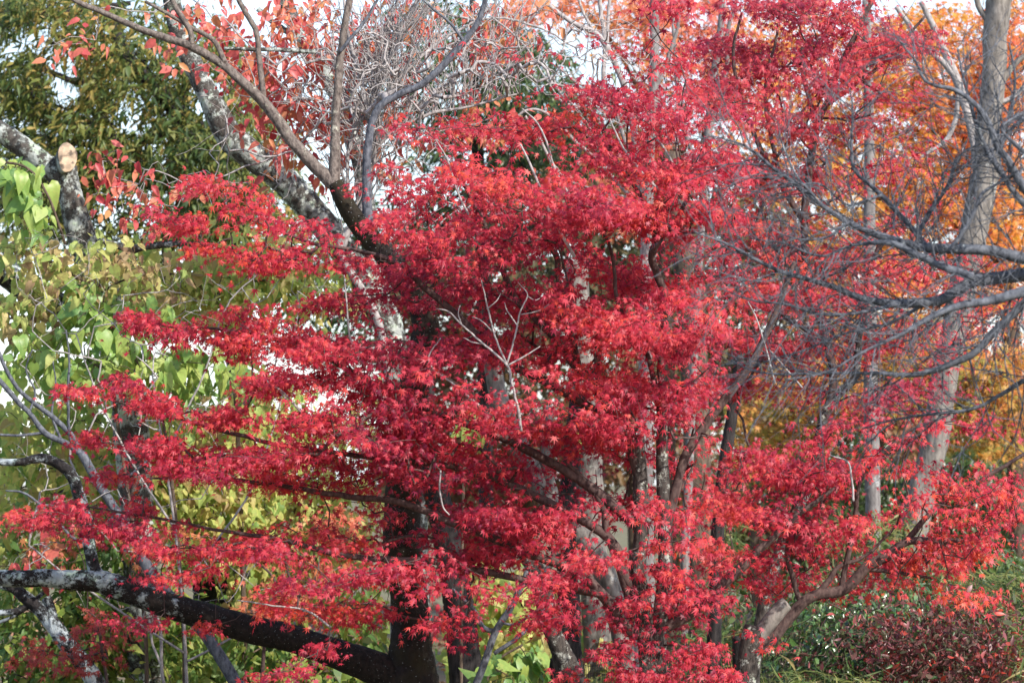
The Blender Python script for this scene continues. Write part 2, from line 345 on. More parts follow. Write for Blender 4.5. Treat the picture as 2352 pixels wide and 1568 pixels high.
def pads(lst, D, dz, rng, dens):
    """leaf clusters along drawn sprays (x0,y0,x1,y1,half thickness[,depth shift])"""
    out = []
    for p in lst:
        x0, y0, x1, y1, t = p[:5]; sh = p[5] if len(p) > 5 else 0
        L = math.hypot(x1-x0, y1-y0); n = max(3, int(dens*L*2*t))
        mu = np.append(rng.uniform(0, 1, max(2, int(L/55))), [0.05, 0.12])       # twig ends carry the leaves in bunches
        u = np.clip(np.where(rng.uniform(0, 1, n) < 0.68, rng.choice(mu, n) + rng.normal(0, 16/max(L, 60), n), rng.uniform(0, 1, n)), 0, 1)
        prof = np.sin(np.pi*np.clip(u*0.94+0.03, 0, 1))**0.5
        v = rng.uniform(-1, 1, n)
        x = x0+(x1-x0)*u + rng.normal(0, 8, n); y = y0+(y1-y0)*u + v*t*prof + 8*np.sin(u*7+p[0]) + 4*np.sin(u*19+p[1])
        d0 = rng.normal(0, 0.3)*dz + sh
        out.append(np.stack([x, y, D + d0 + rng.normal(0, 0.22, n)*dz], 1))
    return np.concatenate(out)
def ellipses(regs, D, dz, rng, gaps=()):
    out = []
    for cx, cy, rx, ry, n in regs:
        a = rng.uniform(0, 6.283, n); r = np.sqrt(rng.uniform(0, 1, n))
        x = cx + rx*r*np.cos(a); y = cy + ry*r*np.sin(a)
        out.append(np.stack([x, y, D + dz*rng.uniform(-1, 1, n)], 1))
    a = np.concatenate(out); ok = np.ones(len(a), bool)
    for gx, gy, rx, ry in gaps:
        ok &= ((a[:, 0]-gx)/rx)**2 + ((a[:, 1]-gy)/ry)**2 > 1
    return a[ok]

def line(pl, D):
    """(x, y, r px[, depth shift]) list -> world points and radii"""
    a = np.array([tuple(p)+(0,)*(4-len(p)) for p in pl], float)
    d = D + a[:, 3]; return P(a[:, 0], a[:, 1], d), a[:, 2]*K(d)
def to_ground(p, r, flare=1.25):
    """carry the low end of a trunk down to the soil"""
    b = p[0].copy(); dirv = nrm(p[0]-p[1]); dz = b[2]+0.05
    if dz <= 0: return p, r
    b = b + np.array([dirv[0]*0.25, dirv[1]*0.25, 0])*min(dz, 0.8); b[2] = -0.06
    m = (p[0]+b)/2; m[2] = 0.25*p[0][2]
    return np.vstack([b, m, p]), np.concatenate([[r[0]*flare*1.25], [r[0]*1.1], r])

def tree(name, label, cat, D, trunks, branches=(), clusters=None, leaf=None, size=18, per=10, spread=(30, 12), mat='red', bark='maple_bark',
         bbark=None, twig=None, mode='maple', seed=1, group=None, rmin=0.0011, arch=0.06, sides=14, crown='crown', rough=0.045, top=True, tw_name='twigs',
         sizevar=0.38, ground=True):
    rng = np.random.default_rng(seed)
    N0 = []; R0 = []; parts = []
    for k, tl in enumerate(trunks):
        tl, tmat = tl if isinstance(tl, tuple) and isinstance(tl[1], str) else (tl, bark)
        p, r = line(tl, D)
        if ground and k < 20 and tl[0][1] > 1180: p, r = to_ground(p, r)
        p = catmull(p, 10); r = catmull(r[:, None], 10)[:, 0]
        p = p + rng.normal(0, 0.02, p.shape)*r[:, None]
        parts.append(('trunk', p, r, tmat, sides)); N0.append(p); R0.append(r)
    base = N0[0][0].copy()
    root = thing(name, label, cat, (base[0], base[1], 0), group)
    for bl in branches:
        bl, bmat = bl if isinstance(bl, tuple) and isinstance(bl[1], str) else (bl, bbark or bark)
        p, r = line(bl, D)
        p = catmull(p, 9); r = catmull(r[:, None], 9)[:, 0]
        kk = np.minimum(1, np.arange(len(p))/6.0)[:, None]
        stp = np.linalg.norm(np.gradient(p, axis=0), axis=1)[:, None]
        p = p + np.cumsum(rng.normal(0, 0.06, p.shape)*np.minimum(stp, 0.035), 0)*kk
        parts.append(('dead_branch' if bmat == 'pale_twig' and bark == 'maple_bark' else 'branch', p, r, bmat, 8 if r.max() < 0.02 else 12)); N0.append(p); R0.append(r)
    for nm, p, r, mt, sd in parts:
        mb = MB()
        V, F = capped(p, np.maximum(r, 0.0015), sd, rough if r.max() > 0.015 else 0.02, rng); mb.add(V, F)
        po = mb.build(nm, M[mt], root)
        if nm == 'dead_branch': po['label'] = 'pale leafless dead twig among the red leaves'
    if clusters is None or len(clusters) == 0: return root
    N0 = np.concatenate(N0); R0 = np.concatenate(R0)
    C = P(clusters[:, 0], clusters[:, 1], clusters[:, 2])
    hub = N0[np.argmin(np.abs(N0[:, 2]-np.percentile(C[:, 2], 15)))]
    mb, C = grow(N0, R0, hub, C, rng, rmin, arch)
    mb.build(tw_name, M[twig or bbark or bark], root)
    if leaf is None: return root
    k = K(D); n = rng.poisson(per, len(C)); idx = np.repeat(np.arange(len(C)), n)
    ctr = C[idx]
    off = rng.normal(0, 1, (len(ctr), 3))*np.array([spread[0], spread[0], spread[1]])*k
    off[:, 2] -= 0.35*(off[:, 0]**2+off[:, 1]**2)/(spread[0]*k)*0.5
    pos = ctr + off
    axis = np.array([hub[0], hub[1], 0]); out = pos*np.array([1, 1, 0]) - axis; out = nrm(out + off*2)
    nor, tip = orient(mode, out, rng)
    sz = size*k*np.clip(rng.normal(1, sizevar, len(pos)), 0.45, 1.5)
    V, F = leaf_verts(leaf, pos, nor, tip, sz, rng)
    mesh_obj(crown, V, F, M[mat], root, smooth=(leaf in ('heart', 'oval')))
    return root

# ------------------------------------------------------------------ ground
def build_ground():
    m, t, N, L, pb = newmat('woodland soil')
    tc = N.new('ShaderNodeTexCoord'); n1 = N.new('ShaderNodeTexNoise'); n1.inputs['Scale'].default_value = 3; n1.inputs['Detail'].default_value = 8
    L.new(tc.outputs['Object'], n1.inputs['Vector'])
    r = ramp(N, [(0.05, 0.045, 0.02), (0.14, 0.09, 0.05), (0.10, 0.12, 0.04), (0.24, 0.17, 0.10)], [0.3, 0.45, 0.58, 0.72]); L.new(n1.outputs[0], r.inputs[0])
    L.new(r.outputs[0], pb.inputs['Base Color']); pb.inputs['Roughness'].default_value = 0.95
    n = 90; rng = np.random.default_rng(5)
    u = np.linspace(-1, 1, n); g = np.sign(u)*np.abs(u)**3*700
    X, Y = np.meshgrid(g, g + 18.0)
    Z = 0.05*np.sin(X*1.3+0.4*Y)*np.exp(-(X**2+(Y-18)**2)/3000) + 0.04*np.sin(Y*1.9-X*0.6)
    V = np.stack([X, Y, Z-0.03], -1).reshape(-1, 3)
    i = np.arange(n-1)[:, None]*n + np.arange(n-1)[None, :]
    F = np.stack([i, i+1, i+n+1, i+n], -1).reshape(-1, 4)
    o = mesh_obj('ground', V, F, m); o['kind'] = 'structure'
    k = 9000
    pos = np.stack([rng.uniform(-6, 7, k), rng.uniform(15, 40, k), rng.uniform(0.02, 0.10, k)], 1)
    V, F = leaf_verts('oval', pos, UP + rng.normal(0, 0.45, (k, 3)), rng.normal(0, 1, (k, 3)), rng.uniform(0.06, 0.12, k), rng)
    o = mesh_obj('leaf_litter', V, F, M['litter'], smooth=False); o['kind'] = 'stuff'
    o['label'] = 'brown and tan fallen leaves on the woodland floor'; o['category'] = 'leaf litter'
build_ground()

# ------------------------------------------------------------------ the big red maple
GRID = [
 {15: 4, 16: 4, 17: 8, 18: 9, 19: 9, 20: 9, 21: 6},
 {11: 1, 12: 2, 13: 3, 14: 4, 15: 6, 16: 6, 17: 8, 18: 8, 19: 7, 20: 5, 21: 2},
 {9: 1, 10: 2, 11: 4, 12: 6, 13: 6, 14: 7, 15: 7, 16: 8, 17: 7, 18: 7, 19: 6, 20: 6, 21: 3},
 {9: 7, 10: 8, 11: 6, 12: 7, 13: 7, 14: 8, 15: 8, 16: 8, 17: 8, 18: 7, 19: 5, 20: 5, 21: 3},
 {8: 1, 9: 7, 10: 9, 11: 9, 12: 8, 13: 9, 14: 9, 15: 8, 16: 9, 17: 9, 18: 7, 19: 5, 20: 5, 21: 4},
 {8: 2, 9: 7, 10: 9, 11: 9, 12: 9, 13: 9, 14: 8, 15: 8, 16: 8, 17: 7, 18: 6, 19: 5, 20: 4, 21: 3},
 {8: 4, 9: 7, 10: 8, 11: 9, 12: 9, 13: 9, 14: 9, 15: 8, 16: 7, 17: 7, 18: 7, 19: 7, 20: 7, 21: 5, 22: 3},
 {8: 4, 9: 1, 10: 7, 11: 8, 12: 8, 13: 9, 14: 9, 15: 9, 16: 8, 17: 8, 18: 8, 19: 7, 20: 6, 21: 5, 22: 4, 23: 2},
 {7: 2, 8: 7, 9: 8, 10: 9, 11: 8, 12: 8, 13: 8, 14: 9, 15: 7, 16: 8, 17: 7, 18: 6, 19: 6, 20: 5, 21: 4, 22: 3, 23: 2},
 {7: 3, 8: 7, 9: 9, 10: 6.5, 11: 8, 12: 6, 13: 7, 14: 8, 15: 8, 16: 7, 17: 3, 18: 3, 19: 6, 20: 6, 21: 7, 22: 5, 23: 2},
 {7: 3, 8: 7, 9: 9, 10: 5, 11: 7, 12: 9, 13: 9, 14: 7, 15: 5, 16: 6, 17: 7, 18: 7, 19: 5, 20: 4, 21: 3},
 {7: 3, 8: 5, 9: 6, 10: 7, 11: 9, 12: 8, 13: 7, 14: 5, 15: 4, 16: 7, 17: 8, 18: 8, 19: 6, 20: 2, 21: 4, 22: 7, 23: 8},
 {8: 2, 9: 4, 10: 6, 11: 8, 12: 8, 13: 6, 14: 3, 15: 2, 16: 7, 17: 8, 18: 9, 19: 8, 20: 8, 21: 9, 22: 8, 23: 7},
 {9: 4, 10: 6, 11: 5, 12: 4, 13: 3, 14: 1, 15: 2, 16: 3, 17: 5, 18: 6, 19: 8, 20: 7, 21: 7, 22: 7, 23: 4},
 {9: 2, 10: 2, 13: 1, 14: 1, 15: 2, 16: 3, 17: 2, 18: 1},
 {14: 1, 15: 2, 16: 1}]
SPRAYS = [
 (435, 402, 640, 468, 15), (325, 485, 515, 520, 17), (520, 470, 745, 530, 15), (450, 572, 650, 560, 12), (560, 590, 860, 596, 21),
 (650, 505, 770, 545, 10), (830, 668, 1000, 622, 20), (300, 735, 470, 775, 23), (400, 760, 640, 755, 26), (520, 722, 765, 695, 21),
 (540, 795, 760, 800, 37), (700, 800, 920, 830, 33), (560, 870, 760, 890, 29), (740, 870, 960, 900, 29),
 (145, 888, 330, 905, 11), (255, 870, 420, 940, 14), (330, 925, 560, 960, 21), (500, 950, 720, 975, 23), (200, 1005, 400, 1020, 12), (330, 1030, 600, 1040, 23),
 (225, 1092, 430, 1085, 15), (380, 1075, 640, 1065, 26), (560, 1040, 760, 1030, 21), (600, 1110, 880, 1100, 21),
 (45, 1172, 180, 1170, 11), (130, 1165, 330, 1165, 21), (60, 1200, 260, 1210, 11), (250, 1215, 440, 1200, 15), (330, 1255, 610, 1240, 21), (560, 1225, 720, 1215, 15),
 (600, 1260, 780, 1262, 18), (740, 1230, 885, 1245, 23), (330, 1325, 480, 1312, 12), (440, 1310, 520, 1318, 10), (690, 960, 900, 985, 26),
 (700, 1050, 900, 1055, 29), (880, 1000, 1110, 1040, 29), (640, 1345, 900, 1315, 21), (620, 1400, 800, 1400, 21), (760, 1400, 910, 1410, 17),
 (715, 1490, 800, 1472, 12), (590, 1556, 715, 1535, 10), (985, 1440, 1075, 1400, 18), (1215, 1420, 1330, 1380, 26), (1240, 1330, 1330, 1310, 26), (880, 930, 1000, 940, 29),
 (270, 1425, 385, 1422, 10), (420, 1440, 500, 1440, 10), (1290, 1545, 1320, 1550, 10),
 (1400, 1425, 1660, 1405, 17), (1385, 1490, 1650, 1490, 19), (1420, 1545, 1680, 1550, 21), (1500, 1250, 1610, 1246, 11), (1500, 1312, 1690, 1322, 16), (1440, 1372, 1560, 1372, 15), (1560, 1385, 1700, 1360, 17),
 (1330, 1290, 1450, 1275, 15), (1040, 1290, 1220, 1270, 27), (900, 1300, 1010, 1330, 23), (1090, 1180, 1330, 1190, 27)]
rng = np.random.default_rng(11)
PER = 14.0
allc = cells(GRID, 14.0, 0.75, rng, PER)
x, y = allc[:, 0], allc[:, 1]
is_right = ((y > 960) & (x > 1740 - (y-960)*0.15)) | ((y > 1180) & (x > 1690)) 
is_up = (~is_right) & (x > 1640 + 0.12*(980-y) - 150*(y < 250))
hero = np.concatenate([allc[~is_right & ~is_up], pads(SPRAYS, 13.9, 0.8, rng, 0.0037)])
up = allc[is_up].copy(); up[:, 2] += 1.9
right = allc[is_right].copy(); right[:, 2] += 0.35

tree('maple_tree', 'red maple with tiered crimson sprays filling the middle, rising on twin mottled stems', 'tree', 14.0,
  [[(1492, 1568, 24), (1478, 1400, 20), (1466, 1313, 18), (1473, 1213, 18), (1470, 1095, 17), (1466, 1000, 14)],
   [(1510, 1568, 22), (1514, 1448, 19), (1527, 1313, 17), (1527, 1213, 17), (1521, 1078, 15), (1520, 960, 12)]],
  [[(1500, 1460, 17), (1440, 1440, 15), (1386, 1364, 13), (1319, 1307, 12), (1200, 1262, 10), (1067, 1209, 9), (915, 1155, 8), (781, 1142, 7), (640, 1120, 5), (480, 1100, 4), (330, 1108, 2)],
   [(1475, 1400, 14), (1440, 1320, 13), (1400, 1230, 12), (1251, 1139, 10), (1150, 1095, 9), (1000, 1060, 7), (850, 1040, 6), (650, 1010, 5), (450, 960, 4), (250, 905, 2)],
   [(1470, 1095, 15), (1430, 980, 13), (1330, 850, 11), (1268, 770, 10), (1180, 680, 8), (1134, 557, 6), (1090, 470, 4), (1040, 380, 3)],
   [(1430, 985, 11), (1290, 900, 10), (1150, 830, 9), (1050, 740, 9), (949, 648, 7), (860, 590, 5), (700, 565, 4), (520, 500, 2)],
   [(1473, 1213, 14), (1330, 1100, 11), (1150, 1000, 10), (1000, 940, 8), (850, 870, 7), (720, 800, 5), (560, 760, 4), (380, 750, 2)],
   [(1386, 1364, 11), (1200, 1335, 9), (1000, 1300, 8), (850, 1290, 7), (680, 1255, 6), (500, 1225, 4), (300, 1190, 3), (120, 1172, 2)],
   [(1521, 1078, 14), (1520, 893, 9), (1517, 836, 8), (1534, 692, 9), (1513, 625, 9), (1503, 574, 9), (1560, 500, 6), (1590, 430, 5), (1600, 340, 3)],
   [(1503, 574, 7), (1500, 500, 6), (1440, 400, 5), (1390, 330, 4), (1340, 260, 3)],
   [(1330, 850, 9), (1292, 698, 8), (1282, 641, 7), (1275, 588, 7), (1205, 540, 5), (1130, 470, 4)],
   [(1527, 1213, 15), (1560, 1100, 12), (1579, 1044, 11), (1629, 967, 10), (1700, 870, 9), (1753, 786, 8), (1790, 700, 7), (1830, 600, 5)],
   [(1514, 1448, 14), (1600, 1400, 13), (1700, 1310, 12), (1760, 1255, 9), (1850, 1180, 6), (1930, 1120, 4)],
   [(1520, 960, 10), (1500, 860, 7), (1480, 800, 6), (1420, 700, 5), (1400, 560, 4), (1330, 470, 3)],
   [(1453, 1390, 12), (1420, 1285, 11), (1395, 1230, 9), (1380, 1150, 7), (1300, 1060, 5)],
   ([(1197, 990, 3.7, -.5), (1190, 940, 3.7, -.5), (1176, 880, 3.1, -.5), (1164, 836, 3.1, -.5), (1110, 790, 2.5, -.5), (1060, 745, 2.2, -.5), (1030, 715, 1.9, -.5), (1000, 707, 0.9, -.5)], 'pale_twig'),
   ([(1164, 836, 2.5, -.5), (1130, 760, 2.2, -.5), (1112, 690, 1.9, -.5), (1100, 640, 0.9, -.5)], 'pale_twig'),
   ([(1164, 836, 2.5, -.5), (1185, 770, 2.2, -.5), (1195, 720, 1.9, -.5), (1212, 680, 1.6, -.5), (1190, 650, 0.7, -.5)], 'pale_twig'),
   ([(1168, 838, 2.5, -.5), (1210, 815, 1.9, -.5), (1240, 795, 1.2, -.5)], 'pale_twig'),
   ([(1110, 790, 2, -.5), (1085, 785, 1.4, -.5), (1066, 775, .9, -.5)], 'pale_twig'), ([(1060, 745, 1.8, -.5), (1052, 720, 1.3, -.5), (1056, 700, .9, -.5)], 'pale_twig'), ([(1130, 760, 1.8, -.5), (1105, 735, 1.3, -.5), (1085, 728, .9, -.5)], 'pale_twig'),
   ([(1118, 710, 1.6, -.5), (1140, 690, 1.2, -.5), (1150, 672, .8, -.5)], 'pale_twig'), ([(1190, 750, 1.8, -.5), (1165, 715, 1.3, -.5), (1158, 695, .9, -.5)], 'pale_twig'), ([(1197, 722, 1.6, -.5), (1235, 715, 1.3, -.5), (1262, 700, .9, -.5)], 'pale_twig'), ([(1212, 680, 1.6, -.5), (1228, 690, 1.2, -.5), (1240, 686, .8, -.5)], 'pale_twig'),
   ([(690, 945, 3, -.4), (650, 900, 2.5, -.4), (620, 880, 2, -.4), (608, 858, 1.2, -.4)], 'pale_twig'), ([(660, 920, 2, -.4), (635, 885, 1.5, -.4), (628, 850, 1, -.4)], 'pale_twig'),
   ([(1012, 1080, 2.2, -.5), (1014, 1130, 2.2, -.5), (1022, 1165, 2, -.5), (1036, 1182, 1.5, -.5)], 'pale_twig'),
   ([(1100, 930, 3, -.4), (1035, 880, 2.5, -.4), (995, 850, 2.2, -.4), (985, 820, 1.8, -.4), (1010, 780, 1.2, -.4)], 'pale_twig'),
   ([(860, 800, 3, -.3), (815, 795, 3, -.3), (800, 760, 2.2, -.3), (796, 690, 2, -.3), (792, 630, 1.2, -.3)], 'pale_twig'),
   ([(1320, 590, 4, -.3), (1260, 480, 3.5, -.3), (1220, 380, 3, -.3), (1195, 330, 2, -.3)], 'pale_twig'), ([(1325, 480, 4, -.3), (1285, 400, 3, -.3), (1245, 290, 2.2, -.3), (1205, 250, 1.4, -.3)], 'pale_twig'),
   ([(1080, 500, 3, -.3), (1050, 440, 2.4, -.3), (1030, 370, 2, -.3), (1000, 320, 1.2, -.3)], 'pale_twig'), ([(1560, 470, 4, -.3), (1480, 400, 3.5, -.3), (1430, 330, 2.6, -.3), (1400, 270, 1.6, -.3)], 'pale_twig'),
   ([(760, 1440, 3, -.4), (700, 1400, 2.4, -.4), (620, 1390, 2, -.4), (545, 1378, 1.2, -.4)], 'pale_twig'), ([(985, 1360, 5, -.4), (960, 1345, 5, -.4), (940, 1322, 4, -.4)], 'maple_bark'),
   ([(1780, 880, 2.5, -.4), (1760, 800, 2, -.4), (1740, 730, 1.6, -.4), (1720, 690, 1, -.4)], 'pale_twig'), ([(1842, 890, 2.5, -.4), (1800, 840, 2.2, -.4), (1765, 800, 1.8, -.4)], 'pale_twig'),
   ([(1960, 1150, 3, -.3), (1955, 1100, 2.6, -.3), (1945, 1060, 2.2, -.3), (1905, 1045, 1.4, -.3)], 'pale_twig')],
  hero, 'maple', 12.2, 17, (23, 8), 'red', 'maple_bark', 'maple_twig', seed=3)
M2 = tree('maple_tree', 'scarlet maple at the lower right, its dark limb forking up from a pale cut stump', 'tree', 14.35,
  [[(1712, 1600, 27), (1720, 1500, 26), (1732, 1440, 24)], ],
  [([(1735, 1470, 20), (1765, 1430, 20), (1790, 1400, 19), (1805, 1385, 17)], 'grey_bark'),
   [(1740, 1490, 17), (1770, 1471, 16), (1814, 1414, 14), (1857, 1374, 13), (1931, 1357, 13), (1982, 1307, 12), (2032, 1280, 11), (2086, 1246, 9), (2200, 1246, 7), (2280, 1215, 6), (2352, 1189, 5), (2420, 1170, 4)],
   [(2060, 1265, 8), (2100, 1222, 7), (2133, 1179, 6), (2200, 1130, 5), (2261, 1095, 5), (2352, 1040, 4), (2420, 1000, 3)],
   [(1870, 1372, 8), (1905, 1330, 7), (1925, 1300, 5), (1990, 1270, 4), (2060, 1200, 3)],
   [(1985, 1306, 6), (2060, 1312, 5), (2140, 1325, 3)],
   [(1931, 1357, 7), (1960, 1200, 6), (1970, 1120, 5), (2010, 1060, 4), (2090, 985, 3), (2190, 960, 2)],
   [(1840, 1390, 7), (1810, 1280, 6), (1820, 1180, 5), (1860, 1080, 4), (1900, 1010, 3)]],
  right, 'maple', 12.2, 17, (23, 8), 'red_right', 'maple_bark', 'maple_twig', seed=4)
tree('maple_tree', 'rosy red maple behind at the upper right with dark forking stems', 'tree', 15.9,
  [[(1735, 1500, 16), (1790, 1270, 14), (1866, 1090, 13), (1885, 994, 12), (1898, 944, 11), (1931, 900, 10), (1965, 860, 9), (1975, 760, 7)]],
  [[(1898, 944, 10), (1915, 877, 10), (1900, 780, 9), (1860, 640, 9), (1850, 500, 9), (1868, 360, 9), (1885, 280, 8), (1911, 218, 7), (1931, 161, 7), (1975, 67, 6), (2020, -20, 5)],
   [(1874, 290, 7), (1860, 220, 6), (1847, 168, 5), (1844, 110, 4)],
   [(1853, 520, 8), (1790, 430, 7), (1740, 330, 6), (1700, 220, 5), (1680, 120, 4), (1700, 30, 3)],
   [(1800, 440, 5), (1770, 300, 5), (1760, 200, 4), (1790, 80, 3)],
   [(1868, 660, 6), (1780, 560, 5), (1700, 500, 4), (1640, 420, 3)],
   [(1975, 760, 6), (2000, 620, 5), (2050, 500, 4), (2100, 400, 3)],
   [(1900, 240, 6), (1960, 200, 5), (2040, 140, 4), (2120, 40, 3)],
   [(1890, 780, 6), (1800, 730, 5), (1730, 700, 4)]],
  up, 'maple', 11.8, 17, (24, 9), 'red_far', 'maple_bark', 'maple_twig', seed=5)

# ------------------------------------------------------------------ cherry, lichened and cut trees on the left
rng = np.random.default_rng(21)
cher = ellipses([(520, 60, 200, 110, 44), (700, 120, 200, 140, 100), (980, 110, 230, 120, 80), (900, 300, 150, 90, 46), (640, 230, 120, 100, 34), (330, 440, 150, 60, 18), (1150, 60, 140, 60, 40), (820, 60, 180, 80, 50), (760, 250, 120, 100, 40),
                 (250, 360, 70, 40, 8), (1130, 260, 90, 70, 18), (700, 360, 100, 60, 16), (150, 60, 120, 60, 8), (100, 1260, 100, 60, 9)], 16.4, 0.35, rng, [(155, 365, 45, 50)])
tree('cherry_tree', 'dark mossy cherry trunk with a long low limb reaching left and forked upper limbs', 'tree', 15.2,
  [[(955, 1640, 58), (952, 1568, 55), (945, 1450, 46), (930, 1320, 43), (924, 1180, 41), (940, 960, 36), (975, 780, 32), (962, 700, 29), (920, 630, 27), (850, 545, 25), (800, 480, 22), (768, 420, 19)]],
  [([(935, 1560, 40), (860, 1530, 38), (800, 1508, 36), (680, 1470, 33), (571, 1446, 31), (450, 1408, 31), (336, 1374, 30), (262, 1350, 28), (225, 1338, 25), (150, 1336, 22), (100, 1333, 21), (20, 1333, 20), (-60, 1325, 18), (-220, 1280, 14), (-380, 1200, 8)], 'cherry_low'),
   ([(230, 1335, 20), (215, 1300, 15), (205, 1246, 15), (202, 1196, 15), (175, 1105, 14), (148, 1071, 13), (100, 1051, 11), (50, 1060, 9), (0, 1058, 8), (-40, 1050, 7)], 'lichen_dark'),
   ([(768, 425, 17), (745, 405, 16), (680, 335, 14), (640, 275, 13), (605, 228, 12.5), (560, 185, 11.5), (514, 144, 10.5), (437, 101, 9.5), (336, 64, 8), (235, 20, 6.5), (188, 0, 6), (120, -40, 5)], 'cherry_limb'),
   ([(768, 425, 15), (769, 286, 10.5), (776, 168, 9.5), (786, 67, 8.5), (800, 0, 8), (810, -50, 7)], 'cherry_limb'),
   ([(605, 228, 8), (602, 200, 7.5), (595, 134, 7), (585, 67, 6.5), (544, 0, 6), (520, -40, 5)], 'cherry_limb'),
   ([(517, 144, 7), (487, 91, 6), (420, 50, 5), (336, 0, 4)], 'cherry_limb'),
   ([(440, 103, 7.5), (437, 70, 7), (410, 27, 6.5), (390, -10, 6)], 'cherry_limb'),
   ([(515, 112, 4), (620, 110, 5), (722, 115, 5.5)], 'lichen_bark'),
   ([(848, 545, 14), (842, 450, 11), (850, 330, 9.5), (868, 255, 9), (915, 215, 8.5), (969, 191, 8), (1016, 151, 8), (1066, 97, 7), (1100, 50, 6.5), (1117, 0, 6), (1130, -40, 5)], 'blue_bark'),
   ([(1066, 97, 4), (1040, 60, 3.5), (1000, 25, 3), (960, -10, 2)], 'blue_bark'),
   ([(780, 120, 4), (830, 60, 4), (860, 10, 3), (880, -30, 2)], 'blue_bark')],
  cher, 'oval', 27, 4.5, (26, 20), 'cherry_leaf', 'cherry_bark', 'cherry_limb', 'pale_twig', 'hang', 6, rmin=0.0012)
tree('lichened_tree', 'pale lichen-crusted trunk leaning left behind the cherry, with a second limb', 'tree', 17.4,
  [[(955, 1500, 34), (945, 1100, 33), (905, 800, 33), (872, 705, 34), (810, 610, 33), (720, 490, 33), (640, 405, 33), (560, 345, 33), (525, 310, 32), (490, 240, 28), (470, 200, 25), (435, 130, 23), (405, 50, 21), (390, -40, 20)]],
  [[(872, 705, 24), (862, 600, 22), (848, 450, 21), (832, 330, 21), (795, 220, 21), (756, 151, 20), (722, 101, 19), (690, 40, 18), (668, -30, 17)],
   [(735, 120, 9), (690, 90, 8), (640, 60, 7), (590, 20, 6)],
   [(1030, 200, 6, .4), (960, 240, 7, .3), (880, 300, 8, .1), (840, 350, 9)]],
  None, bark='lichen_bark', seed=7, rough=0.05, sides=18)
cut = tree('sawn_tree', 'lichen-mottled trunk with a round sawn-off end at the far left', 'tree', 17.0,
  [[(330, 1500, 38), (310, 1100, 40), (290, 900, 40), (262, 790, 40), (246, 715, 40), (225, 640, 38), (200, 580, 35), (180, 520, 33), (163, 450, 29), (155, 405, 25), (154, 385, 23)]],
  [[(152, 425, 26), (120, 392, 26), (80, 360, 25), (30, 325, 24), (-40, 285, 24), (-160, 230, 22), (-330, 120, 17), (-480, -40, 11)],
   ([(235, 740, 30), (170, 715, 32), (105, 685, 33), (45, 640, 37), (-30, 590, 40), (-130, 545, 38), (-300, 430, 30), (-460, 250, 20)], 'lichen_dark'),
   ([(205, 565, 12), (230, 556, 9), (300, 565, 8), (400, 553, 7), (480, 556, 5)], 'lichen_bark'),
   ([(280, 590, 7), (310, 575, 7), (350, 563, 6), (400, 556, 4)], 'dark_bark')],
  None, bark='lichen_bark', seed=8, rough=0.05, sides=18)
def sawn_face():
    m, t, N, L, pb = newmat('sawn wood')
    tc = N.new('ShaderNodeTexCoord'); wv = N.new('ShaderNodeTexWave'); wv.wave_type = 'RINGS'; wv.rings_direction = 'SPHERICAL'
    wv.inputs['Scale'].default_value = 45; wv.inputs['Distortion'].default_value = 4; wv.inputs['Detail'].default_value = 3
    L.new(tc.outputs['Object'], wv.inputs['Vector'])
    r = ramp(N, [(0.40, 0.28, 0.18), (0.62, 0.50, 0.37)], [0.1, 0.7]); L.new(wv.outputs[0], r.inputs[0])
    n = N.new('ShaderNodeTexNoise'); n.inputs['Scale'].default_value = 22; n.inputs['Detail'].default_value = 6; L.new(tc.outputs['Object'], n.inputs['Vector'])
    r2 = ramp(N, [(0.30, 0.28, 0.27), (0.95, 0.9, 0.85)], [0.35, 0.6]); L.new(n.outputs[0], r2.inputs[0])
    x = N.new('ShaderNodeMix'); x.data_type = 'RGBA'; x.blend_type = 'MULTIPLY'; x.inputs[0].default_value = 0.8
    L.new(r.outputs[0], x.inputs[6]); L.new(r2.outputs[0], x.inputs[7])
    L.new(x.outputs[2], pb.inputs['Base Color']); pb.inputs['Roughness'].default_value = 0.8
    c = P(155, 361, 16.84); k = K(17)
    ax = nrm(np.array([0.30, -0.93, 0.10])); u = nrm(np.cross(UP, ax)); v = np.cross(ax, u)
    th = np.arange(20)/20*2*math.pi
    rr = 1+0.05*np.sin(3*th+1)+0.03*np.sin(5*th)
    V = []; 
    prof = [(-7.0, 0.80), (-0.55, 1.06), (0.0, 1.04), (0.06, 0.98), (0.06, 0.5), (0.06, 0.02)]
    for h, s in prof:
        for a, q in zip(th, rr):
            V.append(c + ax*(h*13*k) + (u*math.cos(a)*21*q*s + v*math.sin(a)*33*q*s)*k)
    V = np.array(V); F = []
    for i in range(len(prof)-1):
        for j in range(20):
            F.append((i*20+j, i*20+(j+1) % 20, (i+1)*20+(j+1) % 20, (i+1)*20+j))
    F = np.array(F)
    o = mesh_obj('stub', V, F[:40], M['lichen_bark'], cut)
    # the sawn disc sits at the end of the stub
    Vd = V[40:] - c; d = mesh_obj('sawn_face', Vd, F[40:100]-40, m, None)
    d.parent = o; d.matrix_parent_inverse.identity(); d.location = Vector(c) 
sawn_face()

